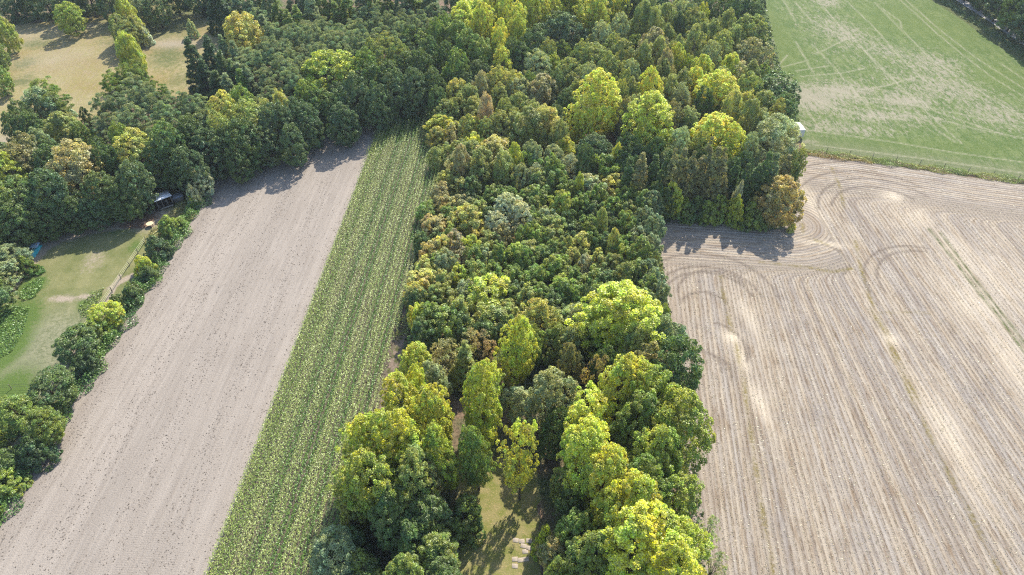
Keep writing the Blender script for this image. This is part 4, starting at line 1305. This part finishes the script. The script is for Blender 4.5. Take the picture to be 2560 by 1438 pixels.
def strip_growth(name, line, width, height, dens, col1, col2, label, L=.3, Wd=.16, off=0., lumps=1.6, seed=1):
    g = np.random.default_rng(seed); line = np.asarray(line); seg = np.hypot(*(line[1:] - line[:-1]).T); tot = seg.sum(); n = int(tot * width * dens)
    s = g.random(n) * tot; cum = np.concatenate([[0], np.cumsum(seg)]); i = np.clip(np.searchsorted(cum, s) - 1, 0, len(seg) - 1); f = (s - cum[i]) / seg[i]
    a = line[i]; b = line[i + 1]; t = (b - a) / seg[i][:, None]; nn = np.stack([-t[:, 1], t[:, 0]], 1)
    wv = 1 + .35 * np.sin(s * .55 + seed) + .25 * np.sin(s * 1.3 + 2 * seed)
    u = g.uniform(-1, 1, n); P = a + (b - a) * f[:, None] + nn * (off + u * width / 2 * wv)[:, None]
    hh = height * np.sqrt(np.maximum(0, 1 - u * u)) * (.55 + .45 * np.sin(P[:, 0] * lumps) * np.sin(P[:, 1] * lumps + 1)) + .1
    z = hh * (.45 + .6 * g.random(n)); cv = (.5 + .5 * np.sin(P[:, 0] * .6 + P[:, 1] * .35 + seed))[:, None] * .8 + g.random((n, 1)) * .2
    cols = (np.array(col1) * (1 - cv) + np.array(col2) * cv) * g.uniform(.6, 1.4, (n, 1))
    return cards_obj(name, P, z, g.normal(size=(n, 3)) * .6 + [0, 0, .8], L, Wd, cols, label)
hedge_line = WP([(-260, 1690), (-6, 1296), (120, 1098), (250, 898), (340, 760), (430, 620), (470, 555), (508, 500)])
nn_off = 1.3
strip_growth("hedge_brambles", hedge_line, 3.6, 2.2, 70, (.045, .10, .03), (.10, .17, .04), "low green brambles and nettles along the bare field edge", off=.35, seed=3)
strip_growth("border_grass", rough_poly(WP([(2000, 378), (2100, 391), (2230, 408), (2340, 424), (2450, 441), (2560, 455), (2900, 499)]), .3, 3, False), 2.4, .7, 90, (.11, .17, .03), (.20, .21, .05), "rough green grass strip between meadow and stubble", L=.3, Wd=.07, seed=4)
strip_growth("border_weeds", rough_poly(WP([(2012, 386), (2100, 398), (2180, 408)]), .2, 3, False), 1.2, .55, 90, (.26, .17, .07), (.24, .20, .07), "browned weeds along the near side of the meadow border", L=.3, Wd=.07, seed=5)
strip_growth("lane_weeds", WP([(2300, -35), (2390, 25), (2470, 78), (2560, 135), (2800, 280)]), 2.5, .8, 50, (.05, .09, .03), (.10, .14, .05), "shaded weeds between meadow and asphalt lane", seed=6)
strip_growth("meadow_hedge_growth", WP([(-60, 68), (60, 52), (140, 44), (230, 36), (290, 24)]), 4, 2.2, 55, (.06, .10, .035), (.12, .17, .06), "low hedge growth along the far rim of the dry meadow", L=.4, Wd=.22, seed=7)
strip_growth("plantation_fringe", WP([(1010, 845), (1035, 740), (1060, 630), (1090, 520), (1110, 400)]), 3.0, 1.6, 45, (.13, .16, .04), (.24, .22, .09), "weedy fringe of grasses between maize and young plantation", seed=8)
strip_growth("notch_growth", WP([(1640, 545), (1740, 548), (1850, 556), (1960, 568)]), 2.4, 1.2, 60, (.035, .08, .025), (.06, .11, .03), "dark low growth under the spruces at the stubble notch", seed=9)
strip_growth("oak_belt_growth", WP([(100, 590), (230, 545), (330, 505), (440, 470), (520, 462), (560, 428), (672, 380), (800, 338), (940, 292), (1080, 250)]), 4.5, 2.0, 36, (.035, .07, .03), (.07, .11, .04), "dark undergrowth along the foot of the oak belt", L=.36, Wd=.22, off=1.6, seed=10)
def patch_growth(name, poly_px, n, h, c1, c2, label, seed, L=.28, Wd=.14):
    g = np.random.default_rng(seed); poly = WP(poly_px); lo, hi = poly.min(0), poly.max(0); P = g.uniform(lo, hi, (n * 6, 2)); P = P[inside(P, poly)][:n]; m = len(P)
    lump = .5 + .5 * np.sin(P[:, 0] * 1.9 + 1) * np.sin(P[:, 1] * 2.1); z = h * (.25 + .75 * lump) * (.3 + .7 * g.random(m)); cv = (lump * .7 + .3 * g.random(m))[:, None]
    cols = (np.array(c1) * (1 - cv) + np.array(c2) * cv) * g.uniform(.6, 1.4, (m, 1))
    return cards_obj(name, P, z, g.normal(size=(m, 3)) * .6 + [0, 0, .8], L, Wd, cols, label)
patch_growth("nettle_patch", [(48, 745), (60, 718), (90, 700), (112, 695), (108, 715), (88, 745), (60, 752)], 1500, .5, (.07, .14, .03), (.13, .20, .05), "nettle patch on the paddock below the blue tarpaulin", 21)
patch_growth("nettle_clump", [(78, 690), (90, 672), (108, 668), (116, 680), (100, 690)], 700, .9, (.05, .12, .03), (.10, .19, .04), "round dark green nettle clump on the paddock", 22)
patch_growth("lush_grass", [(-60, 790), (20, 762), (75, 770), (60, 830), (30, 880), (-60, 930)], 5000, .35, (.05, .11, .025), (.13, .20, .05), "lush green grass tussocks in the paddock corner", 23)
patch_growth("fence_weeds", [(196, 770), (230, 735), (262, 720), (240, 780), (205, 800)], 900, .5, (.08, .12, .03), (.15, .2, .05), "tall weeds along the paddock fence near the yellow hawthorn", 24)
patch_growth("dry_weeds", [(395, 560), (440, 520), (470, 500), (478, 530), (430, 600), (380, 640), (360, 600)], 2600, .7, (.24, .20, .09), (.15, .17, .06), "straw coloured weeds between shelter and hedge", 25)
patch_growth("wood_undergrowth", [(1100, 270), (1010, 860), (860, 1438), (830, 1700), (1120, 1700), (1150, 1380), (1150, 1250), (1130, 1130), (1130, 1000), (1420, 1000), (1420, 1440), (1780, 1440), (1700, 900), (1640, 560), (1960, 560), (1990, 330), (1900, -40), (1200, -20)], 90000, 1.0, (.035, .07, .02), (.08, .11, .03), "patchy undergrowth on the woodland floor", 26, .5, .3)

# ---------------------------------------------------------------- maize crop
g = np.random.default_rng(5); mp = maize_poly; lo, hi = mp.min(0), mp.max(0)
rows = []; r_ = (mp[:, 0] - TL * mp[:, 1])
for r0 in np.arange(r_.min(), r_.max(), .75):
    yy = np.arange(lo[1], hi[1], .17); yy = yy + g.normal(0, .03, len(yy)); xx = r0 + TL * yy + g.normal(0, .05, len(yy))
    rows.append(np.stack([xx, yy, np.full(len(yy), r0)], 1))
Q = np.vstack(rows); Q = Q[inside(Q[:, :2], mp)]; Q = Q[g.random(len(Q)) < .985]
n = len(Q); print("MAIZE", n)
def sm(x, s, sd_): return np.interp(x, np.arange(-200, 400, s), np.random.default_rng(sd_).random(len(np.arange(-200, 400, s))))
rk = np.round((Q[:, 2] - r_.min()) / .75).astype(int); rv_ = np.random.default_rng(9).random(rk.max() + 2)
strip = .30 + .32 * np.sin(Q[:, 2] * 2 * math.pi / 3.1 + .8 * np.sin(Q[:, 1] * .03)) * (.6 + .4 * sm(Q[:, 2], 5, 37)) + .35 * rv_[rk] + .012 * (Q[:, 2] - r_.min())                                   # some drilled strips greener than others
pch = sm(Q[:, 1] + 3 * Q[:, 2], 9, 32) * .5 + sm(Q[:, 1] * .7 - 2 * Q[:, 2], 4, 33) * .5
gap = (np.abs(Q[:, 2] - (r_.min() + .75 * 9)) < .1)
hgt = 1.75 + .25 * (strip - .5) + g.normal(0, .1, n) - .3 * (sm(Q[:, 2], .9, 41) > .8)
green_c = np.array([.070, .15, .02]); pale = np.array([.195, .27, .08]); tan_c = np.array([.46, .37, .20]); yg = np.array([.20, .27, .05])
w_p = np.clip((strip - .38) * 2.6, 0, 1); w_t = np.clip((pch - .52) * 4, 0, 1) * np.clip((strip - .35) * 3, .15, 1); w_t = np.maximum(w_t, .75 * (rv_[rk] > .78) * np.clip((pch - .3) * 3, 0, 1)); w_t *= np.clip((Q[:, 1] < 95) * 1.0 + .35, 0, 1)
base = green_c * (1 - w_p)[:, None] + pale * w_p[:, None]
left_edge = np.clip(1 - (Q[:, 2] - r_.min() - 1) / 4, 0, 1); base = base * (1 - .5 * left_edge)[:, None] + yg * (.5 * left_edge)[:, None]
VV, CC = [], []; K = 7
for j in range(K):
    top = j >= 5
    a = np.where(g.random(n) < .55, 1.5708 + 3.1416 * (g.random(n) < .5) + g.normal(0, .5, n), g.random(n) * 6.283); z0 = hgt * (.28 + .13 * j) if not top else hgt * (.95 + .05 * (j - 5)); ln = g.uniform(.26, .46, n) * (1 if not top else .5)
    wd = g.uniform(.055, .10, n) * (1 if not top else .8); dirn = np.stack([np.cos(a), np.sin(a)], 1); sd2 = np.stack([-np.sin(a), np.cos(a)], 1)
    p0 = np.column_stack([Q[:, :2], z0]); m1 = np.column_stack([Q[:, :2] + dirn * (ln * .5)[:, None], z0 + .22 * ln * (1 if not top else 1.4)]); p2 = np.column_stack([Q[:, :2] + dirn * ln[:, None], z0 - .12 * ln + (.18 if top else 0)])
    sd3 = np.column_stack([sd2 * wd[:, None] * .5, g.normal(0, .02, n)])
    VV.append(np.stack([p0 - sd3 * .5, p0 + sd3 * .5, m1 + sd3, m1 - sd3, p2], 1).reshape(-1, 3))
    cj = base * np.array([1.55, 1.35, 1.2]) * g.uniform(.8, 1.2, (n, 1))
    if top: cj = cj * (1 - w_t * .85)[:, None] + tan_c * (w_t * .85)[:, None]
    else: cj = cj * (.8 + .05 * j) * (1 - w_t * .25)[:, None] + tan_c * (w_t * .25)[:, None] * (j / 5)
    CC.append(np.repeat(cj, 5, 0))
V = np.vstack(VV); nb = n * K; ix = np.arange(nb)[:, None] * 5
me = bpy.data.meshes.new("maize_crop")
fq = ix + np.array([[0, 1, 2, 3]]); ft = ix + np.array([[3, 2, 4]])
li = np.concatenate([fq.ravel(), ft.ravel()]).astype(np.int32); ls = np.concatenate([np.arange(nb) * 4, 4 * nb + np.arange(nb) * 3]).astype(np.int32)
me.vertices.add(len(V)); me.vertices.foreach_set('co', V.astype(np.float32).ravel()); me.loops.add(len(li)); me.loops.foreach_set('vertex_index', li)
me.polygons.add(2 * nb); me.polygons.foreach_set('loop_start', ls); me.update(calc_edges=True)
at = me.attributes.new('c', 'FLOAT_COLOR', 'POINT'); at.data.foreach_set('color', np.hstack([np.vstack(CC), np.ones((len(V), 1))]).astype(np.float32).ravel())
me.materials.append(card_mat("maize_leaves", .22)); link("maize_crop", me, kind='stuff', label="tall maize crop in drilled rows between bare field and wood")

# dry clods on the bare field and straw bits on the stubble
def clods(name, poly, n, size, col, label, zf, seed):
    g = np.random.default_rng(seed); lo, hi = poly.min(0), poly.max(0); P = g.uniform(lo, hi, (n * 5, 2)); P = P[inside(P, poly)]
    keep = g.random(len(P)) < .25 + .75 * (np.sin((P[:, 0] - TL * P[:, 1]) * .9) > .2); P = P[keep][:n]; m = len(P)
    s = size * g.uniform(.4, 1.5, m) ** 1.3; V, Fc = [], []
    base = np.array([(1, 0, 0), (.3, .9, 0), (-.8, .5, 0), (-.7, -.7, 0), (.4, -.9, 0), (.05, 0, .8)])
    V = (np.column_stack([P, np.full(m, .01)])[:, None, :] + (base[None] + g.normal(0, .15, (m, 6, 3))) * s[:, None, None]).reshape(-1, 3)
    f = np.array([(0, 1, 5), (1, 2, 5), (2, 3, 5), (3, 4, 5), (4, 0, 5)]); Fc = (np.arange(m)[:, None, None] * 6 + f[None]).reshape(-1, 3)
    return link(name, mesh_np(name, V, Fc, plain(name + "_mat", col, .95, .3)), kind='stuff', label=label)
clods("soil_clods", bare, 9000, .075, (.16, .14, .12), "small dark clods scattered over the bare field", 1, 51)
g = np.random.default_rng(77); sp = []; spoly = stub
for x0 in np.arange(18, 112, .75):
    yy = np.arange(24, 128, .30); yy = yy + g.normal(0, .05, len(yy)); xx = x0 + tdir(x0) * (yy - 60) + g.normal(0, .03, len(yy)); sp.append(np.stack([xx, yy], 1))
sp = np.vstack(sp); sp = sp[inside(sp, spoly)]; d1 = near(sp, TE)[0]; d2 = near(sp, NOTCH)[0]
sp = sp[(d1 > 12) & ((d2 > 12.5) | (sp[:, 0] > 62) | (sp[:, 1] < 75)) & (g.random(len(sp)) < .35 + .5 * np.sin(sp[:, 0] * .8 + np.sin(sp[:, 1] * .15)) ** 2)]
m = len(sp); cc_ = np.array([.36, .28, .17]) * g.uniform(.5, 1.5, (m, 1))
cards_obj("stubble_stalks", sp, np.full(m, .10), np.column_stack([g.normal(0, 1, (m, 2)), g.normal(.4, .3, m)]), .18, .10, cc_ * .6, "cut maize stubble stalks standing in rows")
ls_ = g.uniform(*[spoly.min(0), spoly.max(0)], (45000, 2)); ls_ = ls_[inside(ls_, spoly) & (ls_[:, 0] < 125)]; ls_ = ls_[g.random(len(ls_)) < .4 + .6 * (np.sin(rowR(ls_) * 1.1) > .1)]; m = len(ls_)
cards_obj("straw_litter", ls_, np.full(m, .05), np.column_stack([g.normal(0, .3, (m, 2)), np.ones(m)]), .34, .07, np.array([.20, .175, .135]) * g.uniform(.6, 1.4, (m, 1)), "dry leaf and straw litter lying over the stubble field")
# ---------------------------------------------------------------- built things
def box(V, Fc, c, s, M=None):
    b = len(V); x, y, z = s
    for dx, dy, dz in ((-1, -1, -1), (1, -1, -1), (1, 1, -1), (-1, 1, -1), (-1, -1, 1), (1, -1, 1), (1, 1, 1), (-1, 1, 1)):
        p = Vector((c[0] + dx * x / 2, c[1] + dy * y / 2, c[2] + dz * z / 2))
        if M: p = M @ p
        V.append(tuple(p))
    Fc += [tuple(b + i for i in f) for f in ((0, 3, 2, 1), (4, 5, 6, 7), (0, 1, 5, 4), (1, 2, 6, 5), (2, 3, 7, 6), (3, 0, 4, 7))]
def part(name, boxes, mat, parent, bevel=0.0):
    V, Fc = [], []
    for b in boxes: box(V, Fc, *b)
    me = mesh_np(name, V, Fc, mat); o = link(name, me, parent)
    if bevel:
        md = o.modifiers.new('bevel', 'BEVEL'); md.width = bevel; md.segments = 2
    return o
def thing(name, label, cat, x, y, rz=0.0, group=None, z=0.0):
    e = bpy.data.objects.new(name, None); COL.objects.link(e); e.location = (x, y, z); e.rotation_euler = (0, 0, rz); e['label'] = label; e['category'] = cat
    if group: e['group'] = group
    return e
M_wood = plain("weathered_wood", (.20, .18, .165), .85, .3, 4); M_dark = plain("dark_boards", (.06, .05, .045), .9, .3, 4)
def corr_mat(name, col):
    k = NT(name); o = k.sep(k.n('ShaderNodeTexCoord').outputs['Object']); s = k.math('SINE', k.math('MULTIPLY', o[0], 2 * math.pi / .18)); f = k.noise(k.n('ShaderNodeTexCoord').outputs['Object'], 1.5, 4, .7)
    c = k.mix(k.ramp(f, .4, .65), col, tuple(v * .72 for v in col)); return k.bsdf(c, .5, k.bump(s, .02), .4, .3)
M_roof = corr_mat("corrugated_sheet", (.85, .88, .92)); M_roof2 = corr_mat("dull_corrugated_sheet", (.30, .32, .35))
# timber horse shelter
fl = W(375.6, 507.9, 2.6); fr = W(426.8, 489, 2.6); bl = W(368.4, 494.5, 2.1)
ux = fr - fl; LX = np.hypot(*ux); rz = math.atan2(ux[1], ux[0]); LY = abs(np.cross(ux / LX, bl - fl)); LY = max(LY, 2.6)
sh = thing("horse_shelter", "open fronted timber shelter with grey corrugated roof under the oaks", "shelter", fl[0], fl[1], rz)
part("floor", [((LX / 2, LY / 2, .04), (LX - .1, LY - .1, .08))], plain("packed_earth", (.12, .09, .07), .95), sh)
part("back_wall", [((LX / 2, LY - .12, 1.05), (LX - .3, .06, 1.95))], M_wood, sh); 
for xx in (.15, LX - .15): part("side_wall", [((xx, LY / 2, 1.1), (.06, LY - .5, 2.0))], M_wood, sh)
for xx in (LX / 3, 2 * LX / 3): part("partition", [((xx, LY / 2, .8), (.06, LY - .6, 1.4))], M_dark, sh)
for i in range(5): part("post", [((.14 + (LX - .28) * i / 4, .12, 1.25), (.14, .14, 2.44))], plain("pale_post%d" % i, (.34, .31, .28), .8) if i == 0 else M_wood, sh)
part("kickboard", [((LX / 2 + .5, .02, .35), (LX - 1.5, .05, .3))], plain("pale_board", (.36, .34, .31), .8), sh)
part("front_beam", [((LX / 2, .10, 2.42), (LX, .10, .14))], plain("beam", (.36, .34, .32), .8), sh)
V, Fc = [], []; s0 = .62 / (LY + .5); Mr = Matrix.Translation((LX / 2, -.2, 2.62)) @ Matrix.Rotation(-math.atan(s0), 4, 'X')
box(V, Fc, (0, (LY + .5) / 2, 0), (LX + .3, LY + .5, .05), Mr); link("roof", mesh_np("roof", V, Fc, M_roof), sh)
# low corrugated lean-to beside it
q = W(434, 497, 1.1); lt = thing("feed_trailer", "low grey corrugated covered feed pen attached beside the timber shelter", "feed pen", q[0], q[1], rz)
part("base", [((.9, .7, .45), (1.9, 1.5, .8))], M_wood, lt, .02); part("lid", [((.9, .7, 1.0), (2.15, 1.8, .05)), ((.9, -.1, 1.06), (2.15, .06, .08)), ((.9, .7, 1.06), (2.15, .06, .08)), ((.9, 1.5, 1.06), (2.15, .06, .08))], M_roof2, lt)
for sx_ in (0.02, 1.78): part("post", [((sx_, -.15, .5), (.1, .1, 1.0))], M_wood, lt)
# blue barrel, orange tubs
def lathe(name, prof, mat, parent, loc=(0, 0, 0), n=20):
    V, Fc = [], []
    for r1, z1 in prof: V += [(loc[0] + r1 * math.cos(6.2832 * j / n), loc[1] + r1 * math.sin(6.2832 * j / n), loc[2] + z1) for j in range(n)]
    for i in range(len(prof) - 1):
        for j in range(n): Fc.append((i * n + j, i * n + (j + 1) % n, (i + 1) * n + (j + 1) % n, (i + 1) * n + j))
    return link(name, mesh_np(name, V, Fc, mat, smooth=False), parent)
M_blue = plain("blue_plastic", (.05, .19, .52), .45, .1); M_orange = plain("orange_plastic", (.50, .16, .04), .5, .1)
q = W(361, 514, .5); b = thing("water_barrel", "blue plastic barrel beside the timber shelter", "barrel", q[0], q[1])
lathe("barrel_body", [(.0, 0), (.27, 0), (.30, .2), (.31, .45), (.30, .7), (.27, .88), (.25, .88), (.22, .80), (0, .80)], M_blue, b); lathe("barrel_hoop", [(.315, .28), (.335, .30), (.335, .34), (.315, .36)], M_blue, b)
for px, py, lb in ((355, 519, "orange feed tub left of the blue barrel"), (367, 519, "orange feed tub between the blue barrel and the shelter post")):
    q = W(px, py, .2); b = thing("feed_tub", lb, "tub", q[0], q[1], 0, "orange feed tubs"); lathe("tub_body", [(0, 0), (.2, 0), (.27, .34), (.25, .34), (.19, .04), (0, .04)], M_orange, b)
    lathe("tub_rim", [(.27, .33), (.30, .34), (.30, .37), (.26, .37)], M_orange, b)
# pale octagonal table
q = W(374.5, 560, .6); tb = thing("picnic_table", "pale cream octagonal wooden table on bare earth in front of the shelter", "table", q[0], q[1], .3)
def prism(name, n, r1, z0_, z1_, mat, parent, c=(0, 0), rot=0.):
    V = [(c[0] + r1 * math.cos(6.2832 * j / n + rot), c[1] + r1 * math.sin(6.2832 * j / n + rot), z) for z in (z0_, z1_) for j in range(n)]; bm_f = [(j, (j + 1) % n, n + (j + 1) % n, n + j) for j in range(n)]
    me = bpy.data.meshes.new(name); me.from_pydata(V, [], bm_f + [tuple(range(n))[::-1], tuple(range(n, 2 * n))]); me.materials.append(mat); return link(name, me, parent)
M_cream = plain("cream_boards", (.78, .66, .44), .7, .12, 6); prism("tabletop", 8, .72, .66, .72, M_cream, tb, rot=.39)
for j in range(4):
    a = j * 1.5708; part("leg", [((.42 * math.cos(a), .42 * math.sin(a), .33), (.09, .09, .66))], M_wood, tb)
part("crossbar", [((0, 0, .3), (.9, .06, .08)), ((0, 0, .39), (.06, .9, .08))], M_wood, tb)
# tarpaulin covered cart
def tarp(name, lx, ly, h, mat, parent, seed, dz=0., dx=0., dy=0.):
    g = np.random.default_rng(seed); nx, ny = 14, 9; V, Fc = [], []
    for j in range(ny):
        for i in range(nx):
            u = i / (nx - 1) * 2 - 1; v = j / (ny - 1) * 2 - 1; e = max(abs(u), abs(v)) ** 5; z = h * (1 - e) * (.8 + .2 * math.cos(3 * u + seed)) + g.normal(0, .035) + dz
            V.append((dx + u * lx / 2 + g.normal(0, .03), dy + v * ly / 2 + g.normal(0, .03), max(dz + .01, z)))
    Fc = [(j * nx + i, j * nx + i + 1, (j + 1) * nx + i + 1, (j + 1) * nx + i) for j in range(ny - 1) for i in range(nx - 1)]
    return link(name, mesh_np(name, V, Fc, mat), parent)
q = W(84, 624, .5); rt = math.atan2(*(W(92, 612) - W(74, 640))[::-1]); ct = thing("tarpaulin_heap", "teal tarpaulin heap with light blue sheet on top by the fence", "tarpaulin", q[0], q[1], rt)
tarp("teal_tarpaulin", 3.6, 1.5, .85, plain("teal_tarp", (.05, .50, .58), .45, .35, 2.0), ct, 3); tarp("blue_sheet", 1.5, 1.5, .35, plain("pale_blue_tarp", (.42, .62, .90), .5, .2, 2.0), ct, 5, .75, .95, .1)
tarp("pale_sheet", .9, 1.1, .25, plain("mint_tarp", (.35, .62, .50), .5, .2), ct, 7, .35, -1.35, 0)
q = W(56, 666, .3); ct = thing("folded_tarpaulin", "dark blue folded tarpaulin lying beside the fence under the bush", "tarpaulin", q[0], q[1], rt)
tarp("dark_blue_sheet", 1.8, .9, .5, plain("navy_tarp", (.06, .16, .48), .5, .3), ct, 9); tarp("white_flap", .5, .6, .2, plain("white_flap", (.6, .68, .75), .5, .1), ct, 11, .1, -.8, -.1)
# white trailer half under the willow
q = W(2006, 346, 0); tr = thing("livestock_trailer", "white box trailer parked at the wood corner beside the green meadow", "trailer", q[0], q[1], math.radians(96))
M_white = plain("white_panel", (.80, .80, .78), .4, .04)
part("trailer_body", [((1.6, .9, 1.35), (3.4, 1.9, 1.8))], M_white, tr, .06); part("trailer_roof", [((1.6, .9, 2.28), (3.45, 1.95, .06))], M_white, tr, .02); part("trailer_bar", [((-.6, .9, .45), (1.1, .08, .08))], M_dark, tr); part("mudguard", [((1.6, -.16, .75), (1.3, .2, .06)), ((1.6, 1.96, .75), (1.3, .2, .06))], M_dark, tr)
def wheel(par, x, y, r1=.32, wd=.2):
    n = 20; V = [(x + r1 * math.cos(6.2832 * j / n), y + s * wd / 2, r1 + r1 * math.sin(6.2832 * j / n)) for s in (-1, 1) for j in range(n)]; me = bpy.data.meshes.new("wheel")
    me.from_pydata(V, [], [(j, (j + 1) % n, n + (j + 1) % n, n + j) for j in range(n)] + [tuple(range(n))[::-1], tuple(range(n, 2 * n))]); me.materials.append(M_tyre); return link("wheel", me, par)
M_tyre = plain("tyre_rubber", (.03, .03, .03), .8)
for yy in (-.16, 1.96): wheel(tr, 1.2, yy); wheel(tr, 2.0, yy)
# fences
M_post = plain("fence_post_wood", (.30, .26, .20), .85, .2); M_tape = plain("fence_tape", (.55, .56, .36), .6, .1); M_wire = plain("fence_wire", (.10, .10, .10), .6, .1)
def fence(name, pts, label, step, ph, pr, rails, tape, rr=.03):
    pts = np.asarray(pts); seg = np.hypot(*(pts[1:] - pts[:-1]).T); cum = np.concatenate([[0], np.cumsum(seg)]); n = max(2, int(cum[-1] / step)); S = np.linspace(0, cum[-1], n)
    X = np.interp(S, cum, pts[:, 0]); Y = np.interp(S, cum, pts[:, 1]); e = thing(name, label, "fence", X[0], Y[0])
    V, Fc = tubes([[(0, 0, -.05, pr), (0, 0, ph, pr * .9)], [(0, 0, ph, pr * .9), (0, 0, ph + .03, .005)]]); pm = mesh_np("post", V, Fc, M_post)
    for i in range(n):
        o = link("post", pm, e); o.location = (X[i] - X[0], Y[i] - Y[0], 0); o.rotation_euler = (R.gauss(0, .03), R.gauss(0, .03), 0)
    for z in rails:
        V, Fc = tubes([[(X[i] - X[0], Y[i] - Y[0], z + R.gauss(0, .02), rr) for i in range(n)]], 4); link("rail", mesh_np("rail", V, Fc, tape), e)
fence("paddock_fence", WP([(366, 604), (327, 662), (300, 702), (269, 750), (232, 800), (190, 858), (148, 920), (90, 1010), (25, 1120), (-40, 1220)]), "pale tape fence with wooden posts running beside the hedge", 3.2, 1.25, .07, (.45, .8, 1.15), M_tape, .035)
fence("paddock_fence", WP([(98, 622), (70, 655), (40, 695), (0, 742), (-60, 800)]), "post and rail fence beside the tarpaulin heap and bush tree", 2.6, 1.25, .07, (.4, .8, 1.15), M_tape, .035)
fence("paddock_fence", WP([(-60, 975), (0, 974), (45, 972), (120, 968)]), "short wire fence crossing the lower paddock to the hedge", 3.0, 1.1, .06, (.5, 1.0), M_wire, .02)
fence("meadow_fence", WP([(2010, 371), (2100, 384), (2230, 401), (2340, 417), (2450, 434), (2560, 450), (2800, 480)]), "thin wire fence with dark posts along the green meadow edge", 4.5, 1.15, .06, (.5, 1.0), M_wire, .012)
# leaf litter patches in the clearing, built as flat pale slabs
def CL(a, b): return (780 + a / 2.326, 820 + b / 2.326)
M_pale_litter = plain("pale_litter", (.46, .40, .33), .9, .2, 5)
for i, (a, b) in enumerate(((1185, 1235), (1220, 1240), (1262, 1238), (1230, 1268), (1262, 1280), (1180, 1345), (1212, 1350), (1245, 1345), (1240, 1300), (1180, 1385))):
    q = W(*CL(a, b)); o = link("litter_patch", None) if False else None
    V, Fc = [], []; box(V, Fc, (0, 0, .03), (.75, .6, .06)); o = link("litter_patch", mesh_np("litter_patch", V, Fc, M_pale_litter)); o.location = (q[0], q[1], 0); o.rotation_euler = (0, 0, R.gauss(0, .15))
    md = o.modifiers.new('bevel', 'BEVEL'); md.width = .02; o['label'] = "pale square patch of leaf litter in the clearing"; o['category'] = "slab"; o['group'] = "leaf litter patches in the clearing"

# ---------------------------------------------------------------- thin air
hz = NT("haze_air"); vol = hz.n('ShaderNodeVolumePrincipled'); vol.inputs['Color'].default_value = (.80, .90, 1.0, 1); vol.inputs['Density'].default_value = .00013; vol.inputs['Anisotropy'].default_value = .2
hz.t.links.new(vol.outputs[0], hz.out.inputs['Volume'])
V, Fc = [], []; box(V, Fc, (0, 400, 46), (3300, 4000, 96)); link("haze", mesh_np("haze", V, Fc, hz.m), kind='stuff')
C.cycles.volume_bounces = 0
